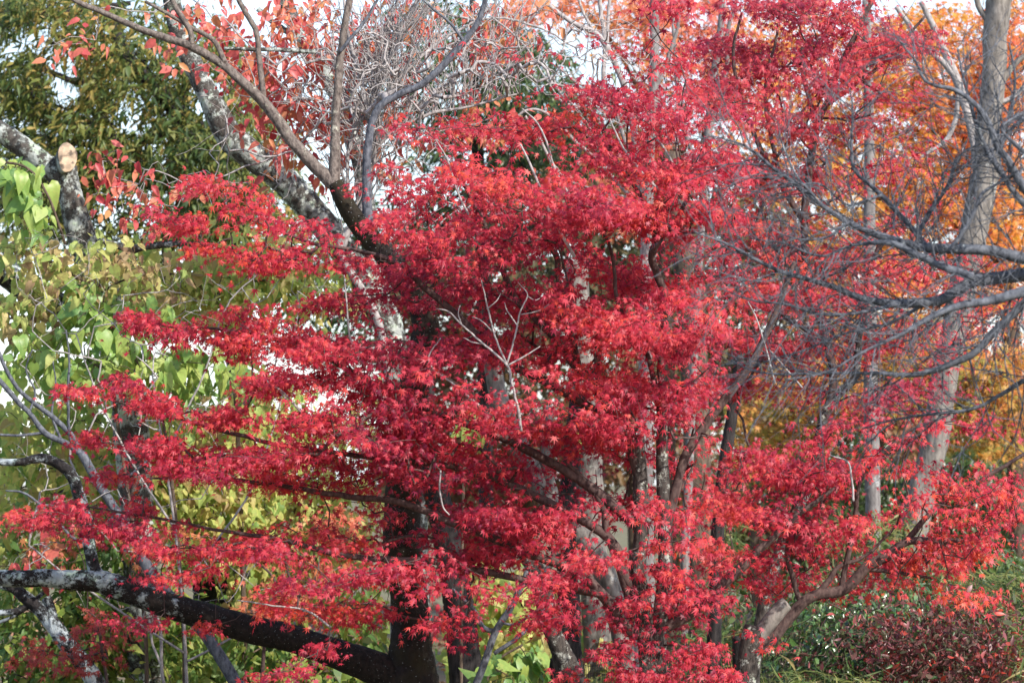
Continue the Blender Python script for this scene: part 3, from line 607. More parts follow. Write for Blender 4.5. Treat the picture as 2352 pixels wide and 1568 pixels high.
# ------------------------------------------------------------------ other bare stems
def stem_tree(name, label, D, trunks, br=(), bark='grey_bark', seed=1, **k):
    return tree(name, label, 'tree', D, trunks, br, None, bark=bark, seed=seed, **k)
stem_tree('slender_tree', 'slender slate-grey stem leaning left and branching beside the lichened upright limb', 16.0,
  [[(560, 1600, 15), (538, 1562, 15), (470, 1454, 14), (410, 1390, 14), (370, 1347, 14), (336, 1296, 13), (319, 1253, 12), (270, 1180, 11), (218, 1095, 11), (188, 1041, 10)]],
  [[(192, 1045, 8), (158, 1021, 7.5), (101, 994, 7), (67, 950, 6), (0, 877, 6), (-40, 830, 5)], [(185, 1040, 7), (168, 1005, 6.5), (121, 960, 6), (50, 903, 5), (17, 860, 5), (-10, 800, 4)],
   [(168, 1010, 4), (161, 1000, 3.6), (156, 893, 3.2), (158, 826, 2.5), (150, 760, 1.6)], [(101, 994, 4), (50, 998, 3.5), (-10, 996, 3)], [(140, 1010, 3.5), (120, 950, 3), (130, 890, 2), (125, 830, 1.4)],
   [(67, 950, 3), (80, 900, 2.4), (60, 850, 2), (75, 800, 1.2)], [(270, 1180, 4), (180, 1240, 4), (120, 1180, 3), (60, 1130, 3), (10, 1120, 2)], [(230, 1110, 4), (300, 1090, 3), (360, 1040, 2)]], 'blue_bark', 31)
stem_tree('leaning_tree', 'dark bark trunk with white lichen spots leaning left under the low cherry limb', 16.3,
  [[(222, 1600, 24), (205, 1545, 22), (151, 1475, 20), (101, 1407, 17), (55, 1367, 15), (20, 1345, 12), (-60, 1330, 11)]],
  [[(75, 1385, 8), (40, 1400, 8), (-30, 1412, 7)], [(100, 1360, 5), (40, 1410, 4), (-20, 1440, 4)], [(130, 1440, 8), (118, 1400, 10), (105, 1372, 12)]], 'lichen_dark', 32)
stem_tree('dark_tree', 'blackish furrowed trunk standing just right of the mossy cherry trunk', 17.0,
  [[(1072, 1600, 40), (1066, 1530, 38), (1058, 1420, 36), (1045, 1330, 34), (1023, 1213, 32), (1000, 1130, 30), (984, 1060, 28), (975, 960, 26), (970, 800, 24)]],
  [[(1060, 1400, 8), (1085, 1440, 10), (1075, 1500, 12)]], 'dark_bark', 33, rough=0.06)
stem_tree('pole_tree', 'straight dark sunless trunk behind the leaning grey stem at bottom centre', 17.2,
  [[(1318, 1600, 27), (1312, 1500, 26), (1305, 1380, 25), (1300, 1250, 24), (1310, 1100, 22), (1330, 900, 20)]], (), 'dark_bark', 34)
stem_tree('grey_tree', 'grey lichen-dusted stem kinked to the left at bottom centre', 15.6,
  [[(1330, 1610, 30), (1310, 1550, 28), (1285, 1490, 24), (1265, 1440, 22), (1252, 1380, 22), (1238, 1320, 23), (1220, 1290, 20), (1180, 1240, 15), (1120, 1180, 12)]],
  [[(1240, 1320, 10), (1290, 1260, 9), (1330, 1180, 8)]], 'maple_bark', 35)
stem_tree('pale_tree', 'sunlit beige trunk slanting down behind the red sprays at lower centre', 17.6,
  [[(1440, 1500, 26), (1395, 1340, 25), (1350, 1250, 25), (1270, 1160, 25), (1215, 1070, 24), (1160, 950, 22), (1120, 800, 20)]],
  [[(1290, 1180, 16), (1262, 1120, 15), (1255, 1040, 13), (1262, 930, 10)]], 'grey_bark', 36)
stem_tree('grey_tree', 'broad grey trunk standing behind the twin maple stems', 18.3,
  [[(1372, 1500, 33), (1362, 1250, 32), (1355, 1100, 31), (1345, 960, 30), (1335, 800, 28), (1325, 600, 24)]], (), 'grey_bark', 37)
stem_tree('brown_tree', 'brown grey trunk half hidden right of the twin maple stems', 20.5,
  [[(1610, 1450, 32), (1600, 1000, 32), (1590, 760, 32), (1582, 640, 33), (1560, 520, 28), (1540, 350, 22)]], [[(1585, 650, 18), (1620, 560, 16), (1650, 430, 12)]], 'brown_bark', 38)
stem_tree('grey_tree', 'big grey trunk with a pale forked limb at the far right', 20.0,
  [[(2080, 1450, 38), (2095, 1250, 34), (2116, 1128, 32), (2140, 1050, 31), (2165, 900, 31), (2184, 793, 30), (2212, 660, 31), (2234, 545, 31), (2250, 470, 32), (2263, 400, 32), (2269, 302, 29), (2281, 202, 27), (2286, 101, 28), (2294, 0, 29), (2300, -60, 30)]],
  [([(2245, 430, 12), (2238, 330, 10), (2226, 270, 10), (2212, 225, 10), (2194, 168, 10), (2170, 110, 9), (2145, 55, 8), (2120, 0, 7)], 'pale_twig'),
   ([(2205, 195, 8), (2175, 155, 7.5), (2130, 110, 7), (2092, 65, 6), (2060, 20, 5)], 'pale_twig'), ([(2205, 200, 6), (2190, 280, 6), (2160, 330, 5), (2100, 370, 3)], 'pale_twig'),
   ([(2300, 190, 8), (2340, 140, 7), (2400, 100, 6)], 'grey_bark'), ([(2279, 60, 8), (2250, 20, 7), (2230, -40, 6)], 'grey_bark'),
   ([(2285, 240, 6), (2330, 220, 6), (2380, 170, 5)], 'pale_twig')], 'grey_bark', 39, rough=0.05, sides=18)
stem_tree('pale_tree', 'smooth whitish straight trunk low down between the maple and the big grey trunk', 21.5,
  [[(2012, 1420, 19), (2006, 1200, 18), (2003, 1050, 18), (2000, 900, 17), (1998, 600, 15), (1996, 300, 12), (1990, 0, 10)]], (), 'pale_bark', 40, rough=0.02)
stem_tree('pale_tree', 'thin whitish stem rising straight through the middle of the red crown to the top edge', 18.6,
  [[(1490, 1400, 15), (1484, 1000, 14), (1484, 700, 13), (1486, 560, 12), (1495, 300, 11), (1502, 200, 12), (1503, 60, 11), (1500, -60, 10)]],
  [[(1500, 220, 6), (1530, 150, 5), (1560, 60, 4), (1565, -20, 3)], [(1486, 420, 6), (1440, 330, 5), (1410, 230, 4)]], 'pale_bark', 41, rough=0.03)
stem_tree('pale_tree', 'pale crooked stem with a fork inside the red leaves near the top right', 19.2,
  [[(1570, 1400, 11), (1590, 900, 10), (1612, 500, 9), (1625, 330, 10), (1640, 170, 9), (1656, 60, 8), (1660, -40, 7)]],
  [[(1630, 300, 7), (1668, 170, 6), (1670, 80, 5), (1690, 0, 4)], [(1612, 420, 6), (1570, 280, 5), (1548, 120, 4), (1545, 0, 3)]], 'pale_bark', 42, rough=0.03)
stem_tree('dark_tree', 'short dark stem showing through the gap right of the twin maple stems', 18.0,
  [[(1640, 1450, 16), (1650, 1200, 15), (1668, 1040, 14), (1682, 950, 14), (1692, 880, 12), (1705, 760, 9)]], (), 'dark_bark', 43)
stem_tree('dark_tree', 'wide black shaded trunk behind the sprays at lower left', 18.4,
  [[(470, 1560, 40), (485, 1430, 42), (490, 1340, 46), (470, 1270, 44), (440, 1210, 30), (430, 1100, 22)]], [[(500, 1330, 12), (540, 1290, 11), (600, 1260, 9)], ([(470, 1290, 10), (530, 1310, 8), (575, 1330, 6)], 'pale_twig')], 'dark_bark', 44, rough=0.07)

# bare pale twigs at the top centre
rng = np.random.default_rng(51)
tw = ellipses([(1000, 110, 260, 120, 330), (1250, 110, 190, 110, 240), (900, 260, 140, 140, 150), (1420, 160, 160, 150, 200), (760, 120, 160, 130, 260), (960, 420, 190, 120, 100), (620, 200, 200, 160, 90), (480, 420, 200, 80, 40)], 15.7, 0.5, rng)
bare = tree('bare_tree', 'leafless tree of tangled pale twigs above the crimson crown, beside the cherry limb', 'tree', 16.0,
  [[(905, 1400, 9), (902, 1000, 9), (872, 750, 9), (785, 585, 8.5), (800, 530, 8.5), (835, 470, 8), (852, 400, 7.5), (857, 340, 7), (848, 270, 6), (825, 170, 5), (800, 80, 4), (790, 0, 3)]],
  [[(850, 310, 5), (890, 220, 4.5), (960, 140, 4), (1040, 80, 3.5), (1130, 40, 3), (1240, 60, 2.5), (1330, 110, 2)], [(855, 350, 4.5), (910, 300, 4), (1000, 262, 4), (1090, 245, 3), (1190, 215, 2.5)],
   [(845, 260, 4), (880, 150, 3.5), (930, 70, 3), (990, 0, 2.5)], [(1130, 40, 2.5), (1200, 100, 2.5), (1250, 170, 2), (1290, 230, 2)], [(790, 570, 5), (810, 500, 4.5), (795, 420, 4), (800, 330, 3.5), (830, 240, 3)],
   [(930, 285, 3), (960, 200, 3), (1010, 120, 2.5), (1090, 90, 2), (1180, 120, 2)]],
  tw, None, bark='pale_twig', seed=9, rmin=0.0012, arch=0.05, rough=0.02)
def shoots(root, bases, D, n, rng, ln=(110, 300), lean=0.5):
    mb = MB(); k = K(D)
    for _ in range(n):
        b = bases[rng.integers(len(bases))]; j = rng.integers(0, len(b)-1); t = rng.uniform()
        x = b[j][0]+(b[j+1][0]-b[j][0])*t; y = b[j][1]+(b[j+1][1]-b[j][1])*t
        a = P(x, y, D); L = rng.uniform(*ln)*k
        d = nrm(np.array([rng.normal(0.05, lean), rng.normal(0, 0.35), 1.0])); m = 7; pts = [a]; c = rng.normal(0, 0.06, 3)
        for i in range(m): d = nrm(d + c + rng.normal(0, 0.04, 3)); pts.append(pts[-1]+d*L/m)
        r = rng.uniform(1.2, 2.2)*k
        V, F = tube(np.array(pts), np.linspace(r, r*.4, m+1), 4); mb.add(V, F)
        for _ in range(rng.integers(1, 4)):
            i = rng.integers(2, m); e = nrm(d + rng.normal(0, 0.5, 3)); q = np.array([pts[i], pts[i]+e*L*.15, pts[i]+e*L*.3+UP*L*.04])
            V, F = tube(q, [r*.6, r*.5, r*.3], 4); mb.add(V, F)
    mb.build('shoots', M['pale_twig'], root)
shoots(bare, [[(850, 310), (890, 220), (960, 140), (1040, 80), (1130, 40), (1240, 60)], [(855, 350), (910, 300), (1000, 262), (1090, 245), (1190, 215)], [(845, 260), (880, 150), (930, 70)], [(830, 480), (852, 400), (857, 340), (848, 270), (825, 170)],
  [(790, 570), (810, 500), (795, 420), (800, 330), (830, 240)]], 16.0, 240, np.random.default_rng(63))
stem_tree('bare_tree', 'leafless pale tree with one upright stem and long arching arms at top centre', 17.0,
  [[(1470, 1300, 12), (1480, 700, 11), (1478, 500, 10), (1460, 330, 9), (1440, 220, 8), (1415, 150, 7.5), (1388, 98, 7), (1360, 72, 6.5), (1320, 55, 6), (1270, 20, 5), (1230, -20, 4)]],
  [[(1386, 260, 5), (1384, 180, 5.5), (1387, 100, 5.5), (1378, 40, 5), (1372, -30, 5)], [(1440, 220, 4), (1470, 270, 4), (1530, 340, 3), (1560, 400, 2)], [(1395, 105, 4), (1395, 50, 4), (1400, -20, 4)],
   [(1365, 75, 4), (1340, 30, 3.5), (1325, -20, 3)], [(1478, 480, 5), (1400, 400, 4), (1330, 330, 4), (1270, 270, 3.5), (1215, 255, 3), (1160, 300, 2)], [(1478, 460, 4), (1380, 440, 4), (1290, 400, 4), (1240, 320, 3.5), (1205, 260, 3)],
   [(1388, 270, 4), (1386, 210, 4), (1330, 190, 3), (1280, 150, 2.5)]], 'pale_twig', 45, rough=0.03)

# ------------------------------------------------------------------ the slate-grey bare tree reaching in from the right, nearest the camera
def front_tree():
    D = 10.0; rng = np.random.default_rng(61)
    L = [[(2480, 600, 19), (2400, 596, 17), (2352, 591, 15), (2268, 577, 13), (2184, 574, 12), (2100, 567, 11), (2032, 547, 9.5), (1982, 527, 8.5), (1948, 511, 8), (1881, 464, 7), (1797, 403, 6), (1764, 380, 5.5), (1706, 336, 4), (1629, 312, 2)],
     [(2480, 620, 20), (2400, 622, 18), (2352, 628, 17), (2290, 636, 15), (2234, 645, 14), (2190, 670, 13), (2150, 690, 12), (2066, 698, 11), (1982, 685, 10), (1915, 658, 8.5), (1848, 638, 7.5), (1790, 621, 6.5), (1730, 591, 5.5), (1680, 564, 4), (1596, 530, 2)],
     [(2480, 650, 16), (2400, 660, 15), (2352, 671, 14), (2268, 692, 11), (2200, 705, 9), (2133, 732, 7), (2066, 772, 5), (1980, 815, 4), (1890, 860, 3), (1800, 880, 2)],
     [(2480, 560, 14), (2400, 640, 12), (2352, 698, 10), (2284, 759, 9.5), (2234, 809, 9), (2184, 833, 8.5), (2133, 853, 7.5), (2083, 860, 6.5), (1990, 858, 5.5), (1898, 856, 4.5), (1797, 856, 4), (1730, 846, 3), (1680, 823, 2)],
     [(2480, 820, 8), (2400, 850, 7), (2352, 876, 6), (2301, 910, 5), (2234, 944, 4.5), (2140, 955, 4), (2050, 967, 3), (1980, 990, 2)],
     [(2480, 500, 13), (2400, 480, 12), (2352, 432, 11), (2318, 370, 9.5), (2294, 336, 8.5), (2277, 286, 7.5), (2247, 245, 6.5), (2200, 208, 5.5), (2133, 185, 4), (2106, 134, 3), (2066, 84, 2)],
     [(2480, 560, 9), (2352, 470, 8), (2301, 403, 7), (2261, 336, 6), (2231, 252, 4.5), (2210, 168, 3), (2200, 110, 2)],
     [(2130, 570, 8), (2100, 530, 7), (2056, 480, 7), (2026, 447, 6.5), (1968, 393, 6), (1958, 336, 5), (1962, 255, 3), (1955, 200, 2)],
     [(2234, 636, 11), (2167, 614, 10), (2100, 584, 9), (2040, 560, 7.5), (1960, 565, 5), (1880, 590, 4), (1800, 560, 3), (1720, 550, 2)],
     [(2290, 350, 5), (2330, 290, 4), (2380, 250, 4)], [(2294, 336, 4), (2320, 260, 3.5), (2330, 180, 3), (2320, 100, 2)], [(2352, 350, 6), (2300, 300, 4), (2330, 270, 3), (2400, 240, 3)],
     [(2066, 698, 5), (1960, 720, 5), (1880, 722, 4.5), (1800, 700, 4), (1730, 690, 3), (1650, 660, 2)], [(2120, 700, 5), (2040, 745, 4), (1950, 765, 3.5), (1860, 800, 3), (1760, 830, 2)],
     [(1948, 511, 4), (1900, 540, 4), (1840, 545, 3), (1760, 520, 2)], [(1881, 464, 4), (1830, 400, 3), (1800, 330, 2.5), (1790, 280, 1.5)], [(2026, 447, 4), (1950, 470, 3), (1880, 420, 3), (1800, 430, 2)],
     [(2184, 574, 6), (2230, 500, 5), (2260, 440, 4), (2330, 400, 3)], [(2100, 567, 5), (2130, 500, 4.5), (2180, 430, 4), (2210, 360, 3), (2260, 330, 2)]]
    L = [[(x, y, r*(0.78+0.2*(x > 2000)), 0.25*math.sin(i*2.1) + 0.0004*(x-2352)*math.sin(i*1.3)) for (x, y, r) in l] for i, l in enumerate(L)]
    trunk = [(2600, 1600, 60), (2590, 1200, 56), (2560, 900, 52), (2540, 700, 48), (2500, 580, 44), (2470, 480, 38), (2440, 300, 30), (2420, 100, 24), (2400, -80, 18)]
    t = tree('bare_tree', 'slate-grey leafless tree with drooping twigs sweeping in from the right edge', 'tree', D, [trunk], L, None, bark='blue_bark', seed=62, rough=0.03)
    # fine twigs: each leaves a limb, runs on outwards and droops
    mb = MB(); k = K(D)
    def twig(p, d, ln, r, depth):
        n = max(4, int(ln/(13*k))); pts = [p]; dd = d.copy(); curl = rng.normal(0, 0.05)
        for i in range(n):
            dd = nrm(dd + rng.normal(0, 0.10, 3) + UP*(curl - 0.012)); pts.append(pts[-1] + dd*ln/n)
        pts = np.array(pts); V, F = tube(pts, np.linspace(r, r*0.45, n+1), 4 if depth else 5); mb.add(V, F)
        if depth < 2:
            for _ in range(rng.integers(2, 5) if depth == 0 else rng.integers(0, 2)):
                j = rng.integers(1, n); q = nrm(dd + rng.normal(0, 0.55, 3)*np.array([1, 0.6, 1]))
                twig(pts[j], q, ln*rng.uniform(0.3, 0.6), r*0.62, depth+1)
    for l in L:
        p, r = line(l, D); p = catmull(p, 9); r = catmull(r[:, None], 9)[:, 0]; T = nrm(np.gradient(p, axis=0))
        cum = np.concatenate([[0], np.cumsum(np.linalg.norm(np.diff(p, axis=0), axis=1))]); s = rng.uniform(10, 40)*k
        while s < cum[-1]:
            i = int(np.searchsorted(cum, s)); i = min(i, len(p)-1)
            if p[i][0] < P(2400, 0, D)[0]:
                a = rng.choice([-1, 1])*rng.uniform(0.35, 1.1); side = nrm(np.cross(T[i], np.array([0, 1, 0])))
                d = nrm(T[i]*math.cos(a) + side*math.sin(a) + np.array([0, rng.normal(0, 0.45), 0]))
                twig(p[i], d, rng.uniform(70, 230)*k, min(r[i]*0.55, rng.uniform(1.2, 2.3)*k), 0)
            s += rng.uniform(8, 18)*k
    mb.build('twigs', M['blue_bark'], t)
front_tree()

# ------------------------------------------------------------------ leafy background on the left
def leafy(name, label, cat, D, regs, leaf, size, per, spread, mat, mode, seed, dz=0.6, trunks=None, gaps=(), bark='brown_bark', twig=None, group=None, branches=(), rmin=0.0015, **k):
    rng = np.random.default_rng(seed)
    C = ellipses(regs, D, dz, rng, gaps)
    if trunks is None:
        xs = [r[0] for r in regs]; x0 = np.mean(xs); yb = max(r[1]+r[3] for r in regs); yt = min(r[1]-r[3] for r in regs)
        trunks = [[(x0+10, max(1300, yb), 9), (x0, (yb*1.2+yt)/2.2, 7), (x0-15, yt+(yb-yt)*.25, 4)]]
    return tree(name, label, cat, D, trunks, branches, C, leaf, size, per, spread, mat, bark, None, twig, mode, seed, group, rmin=rmin, **k)

GAPS_L = [(150, 178, 51, 86), (480, 225, 43, 59), (60, 85, 68, 24), (300, 275, 41, 43), (265, 60, 68, 24), (20, 120, 39, 25), (190, 330, 29, 25), (375, 330, 29, 34), (120, 50, 49, 18), (345, 445, 32, 22), (240, 460, 27, 22)]
leafy('evergreen_tree', 'dark broadleaf evergreen with olive drooping leaves and white sky gaps at upper left', 'tree', 24.0,
  [(120, 110, 210, 140, 520), (60, 60, 160, 110, 200), (330, 190, 260, 190, 760), (100, 330, 200, 150, 560), (330, 430, 260, 150, 640), (520, 330, 140, 160, 290), (560, 480, 170, 130, 230), (60, 480, 100, 90, 90)],
  'narrow', 19, 14, (22, 15), 'evergreen', 'spread', 71, 1.3, [[(560, 1450, 26), (540, 700, 24), (500, 400, 23), (480, 330, 22), (403, 252, 22), (350, 190, 20), (300, 145, 18), (260, 60, 14), (220, -60, 11)]], GAPS_L, 'dark_bark',
  branches=[[(300, 145, 10), (200, 190, 8), (100, 160, 6), (0, 150, 5)], [(430, 280, 10), (300, 340, 8), (160, 330, 6), (20, 300, 4)], [(500, 400, 9), (380, 430, 7), (240, 400, 5)], [(300, 7, 6), (188, 22, 7), (100, 40, 7), (0, 64, 7), (-60, 70, 7)]])
leafy('leafy_shrub', 'yellow green shrub seen at the left border behind the lichened low limb', 'shrub', 18.6,
  [(-60, 1060, 110, 110, 60), (-260, 1000, 230, 190, 160), (-300, 1330, 260, 160, 150), (-60, 1330, 100, 110, 50)], 'heart', 24, 7, (34, 27), 'yellowgreen', 'hang', 86, 0.6)
leafy('creeper', 'lime green heart-shaped leaves hanging in a bunch below the sawn trunk', 'creeper', 16.4,
  [(40, 390, 34, 22, 8), (70, 430, 36, 40, 12), (85, 490, 22, 40, 7), (20, 400, 22, 30, 5)], 'heart', 36, 3, (13, 16), 'limegreen', 'hang', 72, 0.15, [[(150, 560, 3), (110, 450, 3), (60, 385, 3), (-20, 370, 3)]], bark='brown_bark', ground=False)
leafy('creeper', 'fading yellow and brown leaves trailing over the trunk at the left edge', 'creeper', 16.6,
  [(50, 560, 80, 40, 20), (170, 610, 130, 50, 36), (60, 720, 90, 60, 26), (290, 640, 120, 60, 36), (110, 660, 90, 40, 18)], 'heart', 25, 6, (34, 25), 'fadedvine', 'hang', 73, 0.3,
  [[(330, 1400, 5), (260, 900, 4), (240, 700, 3), (150, 620, 3), (20, 560, 2)]], [(130, 640, 20, 14), (275, 665, 30, 25)], bark='brown_bark')
leafy('creeper', 'yellow green leaves draped across the middle left below the upper red sprays', 'creeper', 17.4,
  [(420, 610, 190, 60, 90), (560, 650, 150, 70, 80), (400, 690, 140, 50, 50), (620, 600, 130, 60, 50), (720, 640, 80, 50, 26)], 'heart', 24, 6.5, (34, 26), 'yellowgreen', 'hang', 74, 0.4,
  [[(560, 1400, 6), (540, 900, 5), (500, 690, 4), (420, 640, 3), (300, 600, 2)]], [(275, 665, 34, 28)], bark='brown_bark')
leafy('creeper', 'bright lime leaves in long hanging strands left of the crimson sprays', 'creeper', 16.5,
  [(180, 740, 60, 60, 20), (280, 800, 26, 50, 12), (360, 840, 70, 50, 24), (190, 690, 30, 30, 8), (480, 850, 110, 40, 24), (430, 900, 60, 40, 10), (130, 840, 90, 40, 10), (60, 800, 60, 50, 10), (330, 720, 60, 50, 12), (210, 850, 90, 40, 16)], 'heart', 36, 3.2, (26, 26), 'limegreen', 'hang', 75, 0.25,
  [[(420, 1400, 5), (380, 1000, 4), (330, 860, 3.5), (280, 780, 3), (190, 680, 2.5)]], bark='brown_bark')
rng = np.random.default_rng(57)
tree('bare_shrub', 'thin pale leafless shoots running up through the yellow green leaves at left', 'shrub', 16.2,
  [[(430, 1600, 4), (420, 1400, 3.5), (400, 1200, 3), (370, 1000, 2.5), (350, 860, 2)]], [[(405, 1220, 3), (300, 1050, 2.5), (220, 900, 2), (170, 760, 1.5)], [(380, 1050, 2.5), (470, 850, 2.2), (520, 700, 1.8), (600, 620, 1.2)], [(415, 1350, 3), (560, 1150, 2.5), (640, 950, 2), (690, 700, 1.5)], [(425, 1500, 3), (200, 1350, 2.5), (60, 1250, 2)], [(425, 1520, 3), (640, 1420, 2.4), (860, 1380, 1.6)]],
  ellipses([(330, 800, 300, 190, 120), (300, 1050, 280, 150, 90), (560, 660, 220, 80, 60), (500, 1350, 350, 120, 70), (120, 600, 120, 90, 24)], 16.2, 0.5, rng), None, bark='pale_twig', seed=58, rmin=0.0011, arch=0.03, rough=0.02)
leafy('leafy_shrub', 'tall yellow leafed shrub behind the left ends of the red sprays', 'shrub', 17.6,
  [(300, 1000, 190, 100, 150), (110, 980, 140, 90, 90), (480, 1020, 170, 90, 110), (150, 1130, 190, 90, 130), (400, 1150, 220, 90, 150)], 'heart', 22, 8, (34, 27), 'yellowgreen', 'hang', 76, 0.5, None, [(130, 808, 52, 26), (230, 860, 30, 14)])
leafy('leafy_shrub', 'yellow green leafed shrub between the red sprays left of the cherry trunk', 'shrub', 18.0,
  [(640, 1000, 140, 90, 60), (640, 1200, 190, 100, 120), (780, 1180, 110, 110, 60), (830, 1000, 80, 80, 20), (640, 1350, 150, 90, 60), (560, 920, 110, 60, 30)], 'heart', 22, 8, (34, 27), 'yellowgreen', 'hang', 77, 0.5)
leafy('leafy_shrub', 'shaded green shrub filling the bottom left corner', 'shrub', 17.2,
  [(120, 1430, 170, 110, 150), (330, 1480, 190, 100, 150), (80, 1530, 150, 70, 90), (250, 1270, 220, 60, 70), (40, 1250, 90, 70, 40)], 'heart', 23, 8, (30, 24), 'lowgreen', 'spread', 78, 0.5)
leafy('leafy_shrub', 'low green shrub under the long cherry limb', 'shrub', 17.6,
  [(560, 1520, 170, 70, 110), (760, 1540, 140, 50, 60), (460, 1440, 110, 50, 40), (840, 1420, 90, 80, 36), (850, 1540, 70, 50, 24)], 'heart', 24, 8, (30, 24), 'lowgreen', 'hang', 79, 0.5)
leafy('leafy_shrub', 'yellow leafed shrub in the gap between the two dark trunks at bottom centre', 'shrub', 18.6,
  [(1170, 1400, 110, 100, 80), (1130, 1500, 90, 70, 40), (1240, 1480, 80, 80, 30), (1400, 1480, 70, 80, 34), (1100, 1330, 60, 40, 14)], 'heart', 32, 4.5, (28, 24), 'yellowgreen', 'hang', 80, 0.4)
leafy('creeper', 'two big lime leaves showing through the red crown near its centre', 'creeper', 16.6,
  [(1078, 985, 26, 30, 5), (1100, 960, 20, 16, 3), (1320, 990, 18, 16, 2)], 'heart', 48, 2.2, (12, 12), 'limegreen', 'hang', 81, 0.1, [[(1060, 1400, 4), (1065, 1100, 3.5), (1075, 960, 3)]], bark='brown_bark')
leafy('creeper', 'broad pale green leaves low beside the dark trunk at bottom centre', 'creeper', 16.2,
  [(1190, 1510, 60, 26, 9), (1150, 1540, 40, 20, 4)], 'heart', 50, 2.2, (18, 14), 'limegreen', 'hang', 82, 0.15, [[(1110, 1600, 4), (1140, 1520, 3), (1200, 1480, 3)]], bark='brown_bark')
leafy('maple_sapling', 'sparse dull red maple sapling low in the bottom left corner', 'sapling', 16.0,
  [(110, 1490, 60, 30, 16), (230, 1440, 55, 50, 22), (200, 1510, 60, 30, 14), (80, 1180, 70, 40, 8)], 'maple', 15, 8, (22, 14), 'red_dull', 'maple', 83, 0.3, [[(250, 1600, 4), (235, 1500, 3.5), (225, 1420, 3)]], bark='maple_twig')
leafy('maple_sapling', 'orange red maple sapling behind the sprays above the low limb', 'sapling', 16.6,
  [(640, 1385, 90, 40, 26), (700, 1320, 90, 40, 16), (400, 1250, 110, 50, 18), (150, 1250, 90, 50, 10), (760, 1200, 60, 40, 14)], 'maple', 16, 8, (24, 14), 'orange_red', 'maple', 84, 0.3, [[(600, 1600, 5), (610, 1450, 4), (630, 1330, 3), (520, 1250, 2.5)]], bark='maple_twig')
rng = np.random.default_rng(58)
tree('bare_shrub', 'dry brown leafless stems tangled through the low growth at lower right', 'shrub', 17.3, [[(2150, 1600, 4), (2140, 1500, 3.5), (2120, 1400, 3), (2100, 1340, 2)]],
  [[(2145, 1540, 3), (1990, 1430, 2.4), (1900, 1380, 1.6)], [(2142, 1520, 3), (2250, 1400, 2.4), (2330, 1330, 1.6)], [(2148, 1560, 3), (1850, 1510, 2.4), (1780, 1440, 1.4)]],
  ellipses([(2200, 1430, 180, 110, 60), (1940, 1460, 200, 90, 60)], 17.3, 0.5, rng), None, bark='brown_bark', seed=59, rmin=0.0013, arch=0.02, rough=0.02)
leafy('evergreen_shrub', 'dark evergreen shrub in the shade below the big grey trunk', 'shrub', 19.0, [(2080, 1330, 170, 50, 90), (2280, 1310, 110, 50, 60), (1900, 1370, 120, 50, 60), (1660, 1400, 80, 80, 40)], 'oval', 20, 9, (28, 22), 'darkgreen', 'spread', 114, 0.5, None, bark='brown_bark')
stem_tree('sapling', 'thin pale double stem under the low cherry limb', 16.4, [[(380, 1600, 4), (372, 1540, 4), (368, 1440, 3.5), (350, 1400, 3)]], [[(372, 1530, 3.5), (352, 1480, 3), (345, 1430, 2.5), (340, 1390, 2)]], 'pale_twig', 46, rough=0.02)
stem_tree('sapling', 'white barred young stem with spreading dark arms at bottom centre', 15.4, [[(1085, 1610, 9), (1110, 1530, 8.5), (1138, 1450, 8), (1170, 1400, 7.5), (1195, 1350, 7), (1210, 1310, 5)]],
  [([(1140, 1450, 6), (1110, 1440, 6), (1090, 1400, 5), (1060, 1370, 4), (1040, 1350, 3)], 'blue_bark'), ([(1135, 1500, 5), (1180, 1470, 5), (1230, 1430, 4), (1270, 1370, 3)], 'blue_bark'),
   ([(1195, 1350, 4), (1230, 1330, 4), (1260, 1300, 3)], 'blue_bark'), ([(1150, 1430, 3), (1190, 1430, 3), (1250, 1390, 2)], 'blue_bark')], 'blue_bark', 47, rough=0.02)

# ------------------------------------------------------------------ trees behind, centre and right
leafy('evergreen_tree', 'dark green evergreen glimpsed behind the pale twigs at top centre', 'tree', 27.0,
  [(1150, 130, 100, 90, 120), (1120, 320, 120, 120, 150), (1230, 200, 110, 110, 120), (1000, 60, 120, 80, 60), (880, 180, 120, 90, 60), (1330, 250, 110, 90, 60), (1010, 250, 120, 120, 60), (1290, 330, 90, 90, 50), (960, 480, 140, 120, 80), (820, 620, 110, 100, 90), (760, 750, 120, 90, 50)], 'narrow', 22, 11, (22, 16), 'darkgreen', 'spread', 91, 1.2,
  [[(1120, 1450, 18), (1110, 700, 16), (1095, 300, 14), (1090, 200, 10), (1085, 0, 7)]], [(1135, 140, 34, 36), (1350, 155, 60, 30), (1080, 345, 24, 40), (1380, 200, 30, 20)], 'dark_bark')
leafy('maple_tree', 'orange and gold maple glowing behind the grey trunk at the upper right', 'tree', 24.0,
  [(2150, 140, 200, 130, 420), (2250, 330, 170, 160, 420), (2060, 330, 160, 130, 240), (2300, 560, 120, 150, 260), (2120, 560, 170, 150, 260), (1960, 460, 150, 130, 170), (2350, 120, 110, 160, 160), (1960, 640, 140, 120, 150), (2250, 760, 160, 90, 120), (1850, 120, 160, 130, 150), (1800, 330, 150, 140, 140)], 'maple', 13, 11, (22, 9), 'orange', 'maple', 92, 1.5,
  [[(2350, 1450, 26), (2330, 900, 22), (2300, 600, 18), (2240, 400, 14), (2200, 200, 10)]], [(2055, 250, 26, 20), (2010, 420, 16, 12)], 'brown_bark', branches=[[(2300, 600, 12), (2150, 480, 9), (2000, 400, 6)], [(2240, 400, 9), (2300, 250, 7), (2350, 100, 5)], [(2310, 700, 12), (2180, 700, 8), (1990, 620, 5)]])
